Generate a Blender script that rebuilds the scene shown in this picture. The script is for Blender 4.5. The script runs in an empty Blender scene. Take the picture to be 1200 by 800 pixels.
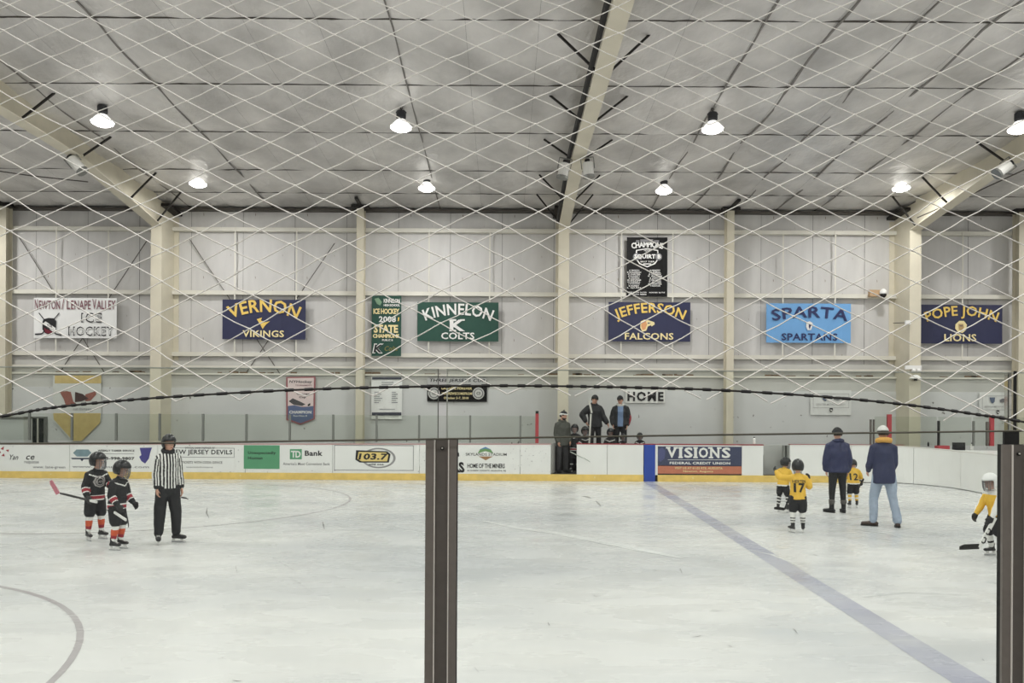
import bpy, bmesh, math, random
from mathutils import Vector, Matrix, noise
from mathutils.bvhtree import BVHTree

# ------------------------------------------------------------------ camera, world, exposure
SC = bpy.context.scene
COL = SC.collection
random.seed(7)
R = math.radians
F = 900.0                 # focal length in pixels of the 1200x800 frame
EYE = 2.03                # eye height above the ice
ROLL = R(0.33)
cam_data = bpy.data.cameras.new('camera')
cam = bpy.data.objects.new('camera', cam_data)
COL.objects.link(cam)
cam.location = (0, 0, EYE)
cam.rotation_euler = (R(90), -ROLL, 0)
cam_data.sensor_width = 36.0
cam_data.lens = F / 1200 * 36
cam_data.shift_x = 10 / 1200
cam_data.shift_y = 85 / 1200
cam_data.clip_start = 0.02
cam_data.clip_end = 200
SC.camera = cam
world = bpy.data.worlds.new('world')
SC.world = world
world.use_nodes = True
world.node_tree.nodes['Background'].inputs[0].default_value = (0.6, 0.65, 0.7, 1)
world.node_tree.nodes['Background'].inputs[1].default_value = 0.3
SC.view_settings.view_transform = 'Standard'
SC.view_settings.look = 'None'
SC.view_settings.exposure = 0.0
SC.view_settings.gamma = 1.0
SC.view_settings.use_curve_mapping = False
LAMP_WATTS = 128.0


def P(px, py, d):
    """point seen at pixel (px, py) at depth d"""
    dx, dy = px - 590, 485 - py
    X = dx * math.cos(ROLL) - dy * math.sin(ROLL)
    Z = dx * math.sin(ROLL) + dy * math.cos(ROLL)
    return Vector((X * d / F, d, EYE + Z * d / F))


def G(px, py, z=0.0):
    """point of the level z seen at pixel (px, py)"""
    q = P(px, py, 1.0)
    d = (EYE - z) / (EYE - q.z)
    return P(px, py, d)


def XP(px, d):
    return (px - 590) * d / F


def ZP(py, d, px=590):
    return P(px, py, d).z


# ------------------------------------------------------------------ materials
def lin(c):
    c = c / 255.0
    return c / 12.92 if c <= 0.04045 else ((c + 0.055) / 1.055) ** 2.4


def rgb(c):
    return (lin(c[0]), lin(c[1]), lin(c[2]), 1.0)


MATS = {}


def mat(name, col, rough=0.6, metal=0.0, var=0.0, scale=6.0, bump=0.0, bscale=40.0, spec=0.5,
        emit=None, estr=0.0, specks=None, stretch=(1, 1, 1), bdist=0.02):
    if name in MATS:
        return MATS[name]
    m = bpy.data.materials.new(name)
    m.use_nodes = True
    nt = m.node_tree
    N, L = nt.nodes, nt.links
    b = N['Principled BSDF']
    b.inputs['Base Color'].default_value = rgb(col)
    b.inputs['Roughness'].default_value = rough
    b.inputs['Metallic'].default_value = metal
    b.inputs['Specular IOR Level'].default_value = spec
    if emit:
        b.inputs['Emission Color'].default_value = rgb(emit)
        b.inputs['Emission Strength'].default_value = estr
    tc = mp = None
    if var or bump or specks:
        tc = N.new('ShaderNodeTexCoord')
        mp = N.new('ShaderNodeMapping')
        mp.inputs['Scale'].default_value = stretch
        L.new(tc.outputs['Object'], mp.inputs['Vector'])
    last = None
    if var:
        nz = N.new('ShaderNodeTexNoise')
        nz.inputs['Scale'].default_value = scale
        nz.inputs['Detail'].default_value = 5
        L.new(mp.outputs[0], nz.inputs['Vector'])
        rp = N.new('ShaderNodeValToRGB')
        rp.color_ramp.elements[0].position = 0.3
        rp.color_ramp.elements[1].position = 0.7
        c = rgb(col)
        rp.color_ramp.elements[0].color = tuple(min(1, x * (1 - var)) for x in c[:3]) + (1,)
        rp.color_ramp.elements[1].color = tuple(min(1, x * (1 + var * 0.6)) for x in c[:3]) + (1,)
        L.new(nz.outputs['Fac'], rp.inputs['Fac'])
        last = rp.outputs[0]
        L.new(last, b.inputs['Base Color'])
    if specks:
        scol, sscale, thr = specks
        nz = N.new('ShaderNodeTexNoise')
        nz.inputs['Scale'].default_value = sscale
        nz.inputs['Detail'].default_value = 2
        L.new(mp.outputs[0], nz.inputs['Vector'])
        rp = N.new('ShaderNodeValToRGB')
        rp.color_ramp.elements[0].position = thr
        rp.color_ramp.elements[1].position = thr + 0.04
        rp.color_ramp.elements[0].color = (0, 0, 0, 1)
        rp.color_ramp.elements[1].color = (1, 1, 1, 1)
        L.new(nz.outputs['Fac'], rp.inputs['Fac'])
        mx = N.new('ShaderNodeMixRGB')
        L.new(rp.outputs[0], mx.inputs['Fac'])
        if last:
            L.new(last, mx.inputs[1])
        else:
            mx.inputs[1].default_value = rgb(col)
        mx.inputs[2].default_value = rgb(scol)
        L.new(mx.outputs[0], b.inputs['Base Color'])
    if bump:
        nz = N.new('ShaderNodeTexNoise')
        nz.inputs['Scale'].default_value = bscale
        nz.inputs['Detail'].default_value = 4
        L.new(mp.outputs[0], nz.inputs['Vector'])
        bp = N.new('ShaderNodeBump')
        bp.inputs['Strength'].default_value = bump
        bp.inputs['Distance'].default_value = bdist
        L.new(nz.outputs['Fac'], bp.inputs['Height'])
        L.new(bp.outputs[0], b.inputs['Normal'])
    MATS[name] = m
    return m


def glass_mat(name, tint, gloss=0.06, ior=1.45):
    m = bpy.data.materials.new(name)
    m.use_nodes = True
    nt = m.node_tree
    N, L = nt.nodes, nt.links
    N.remove(N['Principled BSDF'])
    out = N['Material Output']
    tr = N.new('ShaderNodeBsdfTransparent')
    tr.inputs[0].default_value = rgb(tint)
    gl = N.new('ShaderNodeBsdfGlossy')
    gl.inputs['Roughness'].default_value = 0.05
    fr = N.new('ShaderNodeFresnel')
    fr.inputs['IOR'].default_value = ior
    mx = N.new('ShaderNodeMixShader')
    L.new(fr.outputs[0], mx.inputs[0])
    L.new(tr.outputs[0], mx.inputs[1])
    L.new(gl.outputs[0], mx.inputs[2])
    L.new(mx.outputs[0], out.inputs['Surface'])
    MATS[name] = m
    return m


def ice_mat(name, base, fade):
    """ice with faint smudges and skate scratches; 'base' is the colour of the ice or of the line frozen into it,
    'fade' how much of a line snow and wear have covered"""
    m = bpy.data.materials.new(name)
    m.use_nodes = True
    nt = m.node_tree
    N, L = nt.nodes, nt.links
    b = N['Principled BSDF']
    tc = N.new('ShaderNodeTexCoord')

    def nz(scale, st=(1, 1, 1), rot=0.0, det=5):
        mp = N.new('ShaderNodeMapping')
        mp.inputs['Scale'].default_value = st
        mp.inputs['Rotation'].default_value = (0, 0, rot)
        L.new(tc.outputs['Object'], mp.inputs['Vector'])
        n = N.new('ShaderNodeTexNoise')
        n.inputs['Scale'].default_value = scale
        n.inputs['Detail'].default_value = det
        L.new(mp.outputs[0], n.inputs['Vector'])
        return n.outputs['Fac']

    def ramp(fac, p0, p1, c0=(0, 0, 0, 1), c1=(1, 1, 1, 1)):
        r = N.new('ShaderNodeValToRGB')
        r.color_ramp.elements[0].position = p0
        r.color_ramp.elements[1].position = p1
        r.color_ramp.elements[0].color = c0
        r.color_ramp.elements[1].color = c1
        L.new(fac, r.inputs['Fac'])
        return r.outputs[0]

    def mix(fac, a, c, amount=None):
        x = N.new('ShaderNodeMixRGB')
        if isinstance(fac, float):
            x.inputs[0].default_value = fac
        else:
            L.new(fac, x.inputs[0])
        for i, v in ((1, a), (2, c)):
            if isinstance(v, tuple):
                x.inputs[i].default_value = v
            else:
                L.new(v, x.inputs[i])
        return x.outputs[0]

    clean, grey, snow = rgb(ICE), rgb(ICE_GREY), rgb(ICE_SNOW)
    c = mix(ramp(nz(0.24, (0.7, 1.1, 1), 0.4, 3), 0.42, 0.62), clean, grey)
    c = mix(ramp(nz(1.3, (0.55, 1.5, 1), 0.3), 0.5, 0.8, (0, 0, 0, 1), (0.3, 0.3, 0.3, 1)), c, grey)
    if base:
        line = rgb(base)
        f = ramp(nz(0.7), 0.35, 0.75, (fade * 0.35,) * 3 + (1,), (fade,) * 3 + (1,))
        c = mix(f, line, c)
    for ang, sc_ in ((0.5, 2.2), (-0.35, 2.8), (1.45, 2.5), (0.05, 3.4)):
        s = ramp(nz(sc_, (0.28, 14, 1), ang, 2), 0.70, 0.73, (0, 0, 0, 1), (0.55, 0.55, 0.55, 1))
        c = mix(s, c, snow)
    blotch = ramp(nz(3.0, (0.4, 1.7, 1), -0.3), 0.6, 0.78, (0, 0, 0, 1), (0.25, 0.25, 0.25, 1))
    c = mix(blotch, c, snow)
    L.new(c, b.inputs['Base Color'])
    rr = ramp(nz(1.6, (0.7, 1.5, 1), 0.5), 0.3, 0.75, (0.16,) * 3 + (1,), (0.42,) * 3 + (1,))
    L.new(rr, b.inputs['Roughness'])
    b.inputs['IOR'].default_value = 1.25
    bp = N.new('ShaderNodeBump')
    bp.inputs['Strength'].default_value = 0.012
    bp.inputs['Distance'].default_value = 0.01
    L.new(nz(5.0, (0.3, 5, 1), 0.2), bp.inputs['Height'])
    L.new(bp.outputs[0], b.inputs['Normal'])
    MATS[name] = m
    return m


ICE, ICE_GREY, ICE_SNOW = (220, 221, 219), (192, 195, 197), (236, 236, 234)
M_ICE = ice_mat('ice', None, 0)
M_BLUE_LINE = ice_mat('blue_line_in_ice', (146, 148, 172), 0.68)
M_CIRCLE = ice_mat('circle_in_ice', (150, 142, 146), 0.6)
M_SNOW = ice_mat('snow_streak', (228, 231, 229), 0.8)
M_SCUFF = ice_mat('dark_scuff', (112, 112, 112), 0.3)
M_LINER = mat('white_wall_liner', (206, 205, 202), 0.55, var=0.10, scale=1.8, specks=((120, 100, 80), 9.0, 0.74), stretch=(1.3, 1, 0.3))
M_STEEL = mat('cream_steel', (212, 206, 186), 0.5, var=0.06, scale=2.0)
M_GIRT = mat('white_steel', (222, 220, 208), 0.5, var=0.08, scale=1.5, stretch=(1, 1, 1))
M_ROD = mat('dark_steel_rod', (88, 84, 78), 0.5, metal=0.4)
M_BRACE = mat('black_steel_angle', (38, 36, 34), 0.55, metal=0.2)
M_FOIL = mat('foil_insulation', (215, 213, 209), 0.45, metal=0.3, var=0.30, scale=0.75, bump=1.0, bscale=2.2, stretch=(1, 0.7, 1), bdist=0.10)
M_DARK = mat('dark_gap', (96, 94, 90), 0.8)
M_LOWER = mat('painted_block_wall', (214, 215, 214), 0.7, var=0.07, scale=0.8, specks=((120, 118, 112), 4.5, 0.72))
M_LOWERBAND = mat('grey_wall_band', (196, 196, 190), 0.7, var=0.08, scale=1.5)
M_BOARD = mat('white_board_plastic', (240, 241, 238), 0.35, var=0.03, scale=2.0)
M_BOARD_WORN = mat('scuffed_white_board', (238, 239, 236), 0.4, var=0.04, scale=3.0, specks=((90, 88, 86), 16.0, 0.675))
M_KICK = mat('yellow_kick_plate', (238, 206, 118), 0.4, var=0.12, scale=4.0, specks=((240, 225, 170), 12.0, 0.7))
M_CAP = mat('red_cap_rail', (150, 52, 58), 0.45)
M_GLASS = glass_mat('near_acrylic', (251, 253, 251), ior=1.2)
M_FARGLASS = glass_mat('far_acrylic', (246, 248, 245), ior=1.2)
M_STANCHION = mat('grey_aluminium', (132, 134, 130), 0.4, metal=0.6)
M_BRONZE = mat('bronze_anodised_aluminium', (136, 130, 124), 0.42, metal=0.35, var=0.05, scale=60)
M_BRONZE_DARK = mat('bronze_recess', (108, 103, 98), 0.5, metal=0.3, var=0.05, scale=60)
M_RIDGE = mat('worn_aluminium_ridge', (238, 234, 226), 0.4)
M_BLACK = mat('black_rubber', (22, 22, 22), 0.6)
M_WHITE = mat('white_print', (236, 236, 232), 0.5)
M_BLACKP = mat('black_print', (30, 30, 32), 0.5)
M_GREYP = mat('grey_print', (120, 120, 122), 0.5)
M_RED = mat('red_paint', (168, 62, 68), 0.5)
M_NAVYB = mat('navy_banner_vinyl', (40, 44, 78), 0.5, var=0.08, scale=2)
M_GOLD = mat('gold_print', (236, 202, 104), 0.5)
M_CREAMP = mat('cream_print', (242, 226, 170), 0.5)
M_GREENB = mat('dark_green_banner_vinyl', (26, 74, 60), 0.5, var=0.08, scale=2)
M_SKYB = mat('sky_blue_banner_vinyl', (112, 168, 220), 0.5, var=0.05, scale=2)
M_NAVYP = mat('navy_print', (36, 44, 92), 0.5)
M_BLACKB = mat('black_banner_vinyl', (15, 15, 15), 0.6, spec=0.25)
M_WHITEB = mat('white_banner_vinyl', (238, 239, 236), 0.5, var=0.03, scale=2)


# ------------------------------------------------------------------ object helpers
def link(o):
    COL.objects.link(o)
    return o


def tag(o, label=None, cat=None, group=None, kind=None):
    if label:
        o['label'] = label
    if cat:
        o['category'] = cat
    if group:
        o['group'] = group
    if kind:
        o['kind'] = kind
    return o


def empty(name, loc=(0, 0, 0), label=None, cat=None, group=None, kind=None, rz=0.0):
    o = bpy.data.objects.new(name, None)
    o.empty_display_size = 0.1
    o.location = loc
    o.rotation_euler = (0, 0, rz)
    return tag(link(o), label, cat, group, kind)


def copy_tree(o, parent=None):
    c = o.copy()
    link(c)
    if parent:
        c.parent = parent
    for ch in list(o.children):
        copy_tree(ch, c)
    return c


def root_loc(o):
    v = Vector((0, 0, 0))
    while o is not None:
        v += o.location
        o = o.parent
    return v


class MB:
    """collects shapes in world coordinates and links them as ONE mesh object"""

    def __init__(self):
        self.bm = bmesh.new()

    def box(self, x0, x1, y0, y1, z0, z1):
        v = [self.bm.verts.new(p) for p in ((x0, y0, z0), (x1, y0, z0), (x1, y1, z0), (x0, y1, z0),
                                            (x0, y0, z1), (x1, y0, z1), (x1, y1, z1), (x0, y1, z1))]
        for f in ((0, 3, 2, 1), (4, 5, 6, 7), (0, 1, 5, 4), (1, 2, 6, 5), (2, 3, 7, 6), (3, 0, 4, 7)):
            self.bm.faces.new([v[i] for i in f])
        return self

    def bar(self, p0, p1, w, h, up=(0, 0, 1)):
        """rectangular bar between two points, w across and h along 'up'"""
        p0, p1 = Vector(p0), Vector(p1)
        t = (p1 - p0).normalized()
        s = t.cross(Vector(up))
        if s.length < 1e-4:
            s = t.cross(Vector((0, 1, 0)))
        s.normalize()
        u = s.cross(t)
        v = []
        for p in (p0, p1):
            for a, c in ((-1, -1), (1, -1), (1, 1), (-1, 1)):
                v.append(self.bm.verts.new(p + s * (a * w / 2) + u * (c * h / 2)))
        for f in ((0, 3, 2, 1), (4, 5, 6, 7), (0, 1, 5, 4), (1, 2, 6, 5), (2, 3, 7, 6), (3, 0, 4, 7)):
            self.bm.faces.new([v[i] for i in f])
        return self

    def tube(self, pts, r, n=8, r1=None):
        pts = [Vector(p) for p in pts]
        rings = []
        for i, p in enumerate(pts):
            a = pts[max(0, i - 1)]
            c = pts[min(len(pts) - 1, i + 1)]
            t = (c - a).normalized()
            s = t.cross(Vector((0, 0, 1)))
            if s.length < 1e-3:
                s = Vector((1, 0, 0))
            s.normalize()
            u = s.cross(t)
            rr = r if r1 is None else r + (r1 - r) * i / max(1, len(pts) - 1)
            rings.append([self.bm.verts.new(p + s * math.cos(k * 2 * math.pi / n) * rr + u * math.sin(k * 2 * math.pi / n) * rr)
                          for k in range(n)])
        for a, c in zip(rings, rings[1:]):
            for k in range(n):
                self.bm.faces.new((a[k], a[(k + 1) % n], c[(k + 1) % n], c[k]))
        self.bm.faces.new(list(reversed(rings[0])))
        self.bm.faces.new(rings[-1])
        return self

    def poly(self, pts, thick=0.0):
        """flat outline (list of 3D points, seen counter-clockwise from -Y) with thickness along +Y"""
        f = [self.bm.verts.new(p) for p in pts]
        self.bm.faces.new(f)
        if thick:
            g = [self.bm.verts.new(Vector(p) + Vector((0, thick, 0))) for p in pts]
            self.bm.faces.new(list(reversed(g)))
            n = len(f)
            for i in range(n):
                self.bm.faces.new((f[(i + 1) % n], f[i], g[i], g[(i + 1) % n]))
        return self

    def disc(self, c, r, n=24, rz=None, y=0.0, inner=0.0):
        """upright ring or disc facing -Y"""
        rz = rz or r
        c = Vector(c)
        o = [self.bm.verts.new(c + Vector((math.cos(a) * r, 0, math.sin(a) * rz))) for a in [k * 2 * math.pi / n for k in range(n)]]
        if inner:
            i_ = [self.bm.verts.new(c + Vector((math.cos(a) * r * inner, 0, math.sin(a) * rz * inner))) for a in [k * 2 * math.pi / n for k in range(n)]]
            for k in range(n):
                self.bm.faces.new((o[k], o[(k + 1) % n], i_[(k + 1) % n], i_[k]))
        else:
            self.bm.faces.new(o)
        return self

    def lathe(self, c, prof, n=16):
        """profile of (radius, z) turned about the vertical through c"""
        c = Vector(c)
        rings = []
        for (r, z) in prof:
            rings.append([self.bm.verts.new(c + Vector((math.cos(k * 2 * math.pi / n) * r, math.sin(k * 2 * math.pi / n) * r, z)))
                          for k in range(n)])
        for a, d in zip(rings, rings[1:]):
            for k in range(n):
                self.bm.faces.new((a[k], a[(k + 1) % n], d[(k + 1) % n], d[k]))
        self.bm.faces.new(list(reversed(rings[0])))
        self.bm.faces.new(rings[-1])
        return self

    def build(self, name, m, parent=None, smooth=False, local=False, recalc=True):
        if recalc:
            bmesh.ops.recalc_face_normals(self.bm, faces=self.bm.faces)
        if parent is not None and not local:
            off = root_loc(parent)
            bmesh.ops.translate(self.bm, vec=-off, verts=self.bm.verts)
        me = bpy.data.meshes.new(name)
        self.bm.to_mesh(me)
        self.bm.free()
        if smooth:
            me.shade_smooth()
        for x in (m if isinstance(m, (list, tuple)) else [m]):
            me.materials.append(x)
        o = bpy.data.objects.new(name, me)
        link(o)
        if parent is not None:
            o.parent = parent
        return o


# ------------------------------------------------------------------ lettering
TEXT_CACHE = {}
WORK = bpy.data.scenes.new('work')      # scratch scene: shapes are evaluated here, away from the big scene, then removed


def evaluate(o):
    WORK.collection.objects.link(o)
    vl = WORK.view_layers[0]
    vl.update()
    dg = vl.depsgraph
    dg.update()
    me = bpy.data.meshes.new_from_object(o.evaluated_get(dg))
    bpy.data.objects.remove(o)
    return me



def glyphs(text, bold=0.0, spacing=1.0):
    key = (text, bold, spacing)
    if key in TEXT_CACHE:
        return TEXT_CACHE[key]
    cu = bpy.data.curves.new('text', 'FONT')
    cu.body = text
    cu.offset = bold * .62
    cu.space_character = spacing
    cu.resolution_u = 2
    cu.align_x = 'CENTER'
    o = bpy.data.objects.new('text', cu)
    me = evaluate(o)
    vs = [v.co.copy() for v in me.vertices]
    fs = [tuple(p.vertices) for p in me.polygons]
    bpy.data.curves.remove(cu)
    bpy.data.meshes.remove(me)
    x0, x1 = min(v.x for v in vs), max(v.x for v in vs)
    y0, y1 = min(v.y for v in vs), max(v.y for v in vs)
    res = ([((v.x - x0) / (x1 - x0) - 0.5, (v.y - y0) / (y1 - y0) - 0.5) for v in vs], fs)
    TEXT_CACHE[key] = res
    return res


def text_into(mb, text, cx, cz, w, h, y, bold=0.03, arch=0.0, spacing=1.05, slant=0.0, depth=None):
    """writes text in a w x h rectangle centred at (cx, cz) on the upright plane y, facing -Y"""
    vs, fs = glyphs(text, bold, spacing)
    out = []
    for (u, v) in vs:
        a, b_ = u * w + slant * v * h, v * h
        if arch:
            Rr = ((w / 2) ** 2 + arch ** 2) / (2 * arch)
            an = a / Rr
            a, b_ = (Rr + b_) * math.sin(an), (Rr + b_) * math.cos(an) - Rr + arch * 0.5
        out.append(mb.bm.verts.new((cx + a, y, cz + b_)))
    for f in fs:
        try:
            mb.bm.faces.new([out[i] for i in f])
        except ValueError:
            pass
    return mb

# ------------------------------------------------------------------ setting: floor, walls, ceiling
X0, X1, YW, YB = -24.0, 25.0, 27.0, -5.0      # inside of the building


def roof(y):
    """height of the ceiling above the ice at depth y"""
    return EYE + 8.4 - 0.044 * y if y >= 11 else EYE + 8.4 - 0.044 * 11 - 0.044 * (11 - y)


floor = MB().box(X0, X1, 1.55, 23.45, -0.2, 0.0).build('floor', M_ICE)
tag(floor, 'white skated ice sheet with faint lines and scratches', 'ice', kind='structure')
M_CONC = mat('concrete', (110, 108, 104), 0.8, var=0.1, scale=2)
M_RUBBER = mat('rubber_floor', (52, 52, 52), 0.85, var=0.15, scale=20)
fl2 = MB().box(X0, X1, 23.45, YW, -0.2, 0.2).build('floor', M_RUBBER)
tag(fl2, 'dark rubber walkway behind the far boards', 'floor', kind='structure')
fl3 = MB().box(X0, X1, YB, 1.55, -0.2, 0.38).build('floor', M_CONC)
tag(fl3, 'concrete spectator floor in front of the near boards', 'floor', kind='structure')

# painted lines frozen into the ice
a0, a1 = G(762, 566), G(1139, 800)
dirv = (a0 - a1).normalized()
a1 = a1 - dirv * 4.2
side = Vector((dirv.y, -dirv.x, 0)) * 0.15
far = a0 + dirv * 0.6
b = MB()
b.bm.faces.new([b.bm.verts.new(p) for p in (a1 - side + Vector((0, 0, .002)), a1 + side + Vector((0, 0, .002)),
                                            far + side + Vector((0, 0, .002)), far - side + Vector((0, 0, .002)))])
b.build('blue_line', M_BLUE_LINE, floor)


def ring_on_ice(name, cx, cy, r, w, m, a_from=0.0, a_to=2 * math.pi):
    b = MB()
    n = 96
    prev = None
    for k in range(n + 1):
        a = a_from + (a_to - a_from) * k / n
        y_ok = cy + math.sin(a) * r
        p = [b.bm.verts.new((cx + math.cos(a) * q, max(1.7, cy + math.sin(a) * q), 0.002)) for q in (r - w / 2, r + w / 2)]
        if prev:
            b.bm.faces.new((prev[0], prev[1], p[1], p[0]))
        prev = p
    b.build(name, m, floor)


ring_on_ice('faceoff_circle', -8.1, 17.3, 4.57, 0.055, M_CIRCLE)
ring_on_ice('faceoff_circle', -7.85, 4.8, 4.57, 0.06, M_CIRCLE)



def ice_strip(name, pix, w, m):
    b = MB()
    pts = [G(x, y) for x, y in pix]
    prev = None
    for i, p in enumerate(pts):
        q, r = pts[max(0, i - 1)], pts[min(len(pts) - 1, i + 1)]
        t = (r - q).normalized()
        s = Vector((t.y, -t.x, 0)) * w * .5 * (.35 if i in (0, len(pts) - 1) else 1)
        v = [b.bm.verts.new(p + s * k + Vector((0, 0, .003))) for k in (-1, 1)]
        if prev:
            b.bm.faces.new((prev[0], prev[1], v[1], v[0]))
        prev = v
    b.build(name, m, floor)


for pix, w in (([(243, 594), (242, 601), (245, 607)], .03), ([(378, 611), (379, 615), (380, 620)], .03), ([(392, 609), (396, 609.5)], .05), ([(683, 581), (688, 582), (692, 583.5)], .12),
               ([(698, 586.5), (701, 589.5), (704, 593)], .05), ([(766, 667.5), (769, 668.5)], .03), ([(797, 666), (799, 671)], .02), ([(695, 697), (699, 699), (703, 698)], .012), ([(642, 729), (644, 733)], .02),
               ([(276, 663), (278, 671)], .012), ([(272, 797), (278, 798), (283, 797.5)], .012), ([(811, 746.5), (817, 746), (822, 744.5)], .015), ([(929, 736), (932, 739), (935, 743)], .01),
               ([(953, 649.5), (958, 651)], .04), ([(1151, 772), (1153, 774)], .02), ([(853, 756), (858, 758)], .02), ([(572, 584), (575, 586)], .05), ([(1084, 590), (1088, 590)], .06), ([(556, 782), (561, 788)], .008),
               ([(834, 714), (840, 716), (848, 715.5)], .008), ([(314, 638), (317, 639)], .03), ([(255, 772), (262, 771)], .012)):
    ice_strip('scuff_mark', pix, w, M_SCUFF)
for pix, w in (([(565, 610), (610, 619), (650, 624), (700, 634), (750, 644), (800, 654)], .22), ([(318, 652), (335, 661), (346, 668)], .03), ([(338, 675), (350, 681), (367, 693)], .03), ([(180, 694), (188, 690), (194, 684)], .03),
               ([(880, 645), (905, 650), (930, 660), (945, 670)], .05), ([(1000, 620), (1040, 625), (1090, 640)], .06), ([(960, 612), (1010, 606), (1060, 604)], .05), ([(30, 640), (50, 646), (62, 654)], .05), ([(1010, 700), (1060, 694), (1130, 697)], .03)):
    ice_strip('skate_scratch', pix, w, M_SNOW)

# far wall: backing, liner panels, girts, sag rods, bracing, intermediate columns
wall = MB().box(X0 - .2, X1 + .2, YW + .12, YW + .3, -0.2, roof(YW) + 0.4).build('wall_back', M_DARK)
tag(wall, 'long white metal-lined far wall behind the rink', 'wall', kind='structure')
Z_G1, Z_G2, Z_G3, Z_EAVE = ZP(0, YW - .1), 0, 0, 9.22
Z_G1 = EYE + 214 / 900 * 26.9
Z_G2 = EYE + 140 / 900 * 26.9
Z_G3 = EYE + 68 / 900 * 26.9
Z_LOW = EYE + 44 / 900 * 26.8
rows = [(Z_LOW - .1, Z_G3), (Z_G3, Z_G2), (Z_G2, Z_G1), (Z_G1, roof(YW) + .1)]


def liner_mesh(w, h):
    """sheet that bulges a little between its edges"""
    b = MB()
    n = 5
    g = [[b.bm.verts.new((w * (i / n - .5), -0.03 * math.sin(math.pi * i / n) * math.sin(math.pi * j / 3), h * j / 3)) for j in range(4)] for i in range(n + 1)]
    for i in range(n):
        for j in range(3):
            b.bm.faces.new((g[i][j], g[i + 1][j], g[i + 1][j + 1], g[i][j + 1]))
    bot = [g[i][0] for i in range(n + 1)]
    b.bm.normal_update()
    me = bpy.data.meshes.new('liner_panel')
    b.bm.to_mesh(me)
    b.bm.free()
    me.shade_smooth()
    me.materials.append(M_LINER)
    return me


pw = 1.82
for (z0, z1) in rows:
    me = liner_mesh(pw - 0.012, z1 - z0)
    k = 0
    x = -23.1 + 0.27
    while x < X1 - .8:
        o = link(bpy.data.objects.new('liner_panel', me))
        o.parent = wall
        o.location = (x, YW - 0.004 * ((k * 7) % 3), z0)
        x += pw
        k += 1
for z, hh in ((Z_G1, .13), (Z_G2, .14), (Z_G3, .14)):
    b = MB().box(X0, X1, YW - .2, YW - .19, z - hh / 2, z + hh / 2)
    b.box(X0, X1, YW - .19, YW, z + hh / 2 - .01, z + hh / 2)
    b.box(X0, X1, YW - .19, YW - .02, z - hh / 2, z - hh / 2 + .01)
    b.build('girt', M_GIRT, wall)
MB().box(X0, X1, YW - .3, YW, roof(YW) - .17, roof(YW) - .11).build('eave_strut', M_ROD, wall)  # dark strip, the shadow line below the eave put into colour
for px in (66, 127, 275, 347, 502, 573, 727, 787, 916, 977, 1126):
    x = XP(px, YW - .15)
    b = MB().box(x - .022, x + .022, YW - .215, YW - .205, Z_G3 - .05, Z_G1 + .05)
    b.build('sag_rod', M_GIRT, wall)
for pa, pb in (((22, 277), (172, 515)), ((172, 282), (18, 515)), ((222, 280), (380, 515)), ((392, 285), (235, 515))):
    MB().tube([P(pa[0], pa[1], YW - .14), P(pb[0], pb[1], YW - .14)], 0.014, 6).build('brace_rod', M_ROD, wall)
for px in (2, 421, 855, 1197):
    x = XP(px, 26.4)
    z1 = roof(26.5) - .1
    b = MB().box(x - .125, x + .125, 26.38, 26.395, 0.2, z1)
    b.box(x - .006, x + .006, 26.395, 26.72, 0.2, z1).box(x - .125, x + .125, 26.72, 26.735, 0.2, z1)
    b.build('wind_column', M_STEEL, wall)
    b = MB()
    b.bar((x - .3, 26.4, z1 - .05), (x + .3, 26.4, z1 - .05), .25, .1).bar((x, 26.4, z1), (x + .02, 25.5, z1 + .02), .1, .08)
    b.build('column_bracket', M_BRACE, wall)

# lower masonry wall with its ledge and band
low = MB().box(X0, X1, YW - .2 - .02, YW + .1, 0, Z_LOW - .45).build('wall_lower', M_LOWER)
tag(low, 'grey-white painted lower wall behind the players bench', 'wall', kind='structure')
MB().box(X0, X1, YW - .19, YW + .1, Z_LOW - .45, Z_LOW).build('wall_band', M_LOWERBAND, low)
MB().box(X0, X1, YW - .26, YW + .1, Z_LOW, Z_LOW + .06).build('ledge', M_GIRT, low)
MB().box(X0, X1, YW - .24, YW - .16, Z_LOW + .24, Z_LOW + .32).build('ledge_rail', M_GIRT, low)
MB().box(X0, X1, YW - .1, YW + .1, Z_LOW + .06, Z_LOW + .5).build('wall_band', M_LOWERBAND, low)
M_RUST = mat('rusty_clutter', (120, 100, 78), 0.8, var=0.3, scale=9)
b = MB()
for i in range(60):
    x = random.uniform(-17, 17)
    w = random.uniform(.04, .22)
    b.box(x - w, x + w, YW - .24, YW - .2, Z_LOW + .06, Z_LOW + .06 + random.uniform(.02, .07))
o = b.build('ledge_debris', M_RUST, low)
tag(o, kind='stuff')

for nm, x, lab in (('wall_left', X0, 'white end wall at the left, outside the frame'), ('wall_right', X1, 'white end wall at the right, outside the frame')):
    s = -1 if x < 0 else 1
    w_ = MB().box(min(x, x + s * .2), max(x, x + s * .2), YB, YW, -.2, 10.2).build(nm, M_LINER)
    tag(w_, lab, 'wall', kind='structure')
w_ = MB().box(X0, X1, YB - .2, YB, -.2, 10.2).build('wall_front', M_LINER)
tag(w_, 'white wall behind the spectators, outside the frame', 'wall', kind='structure')

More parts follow.
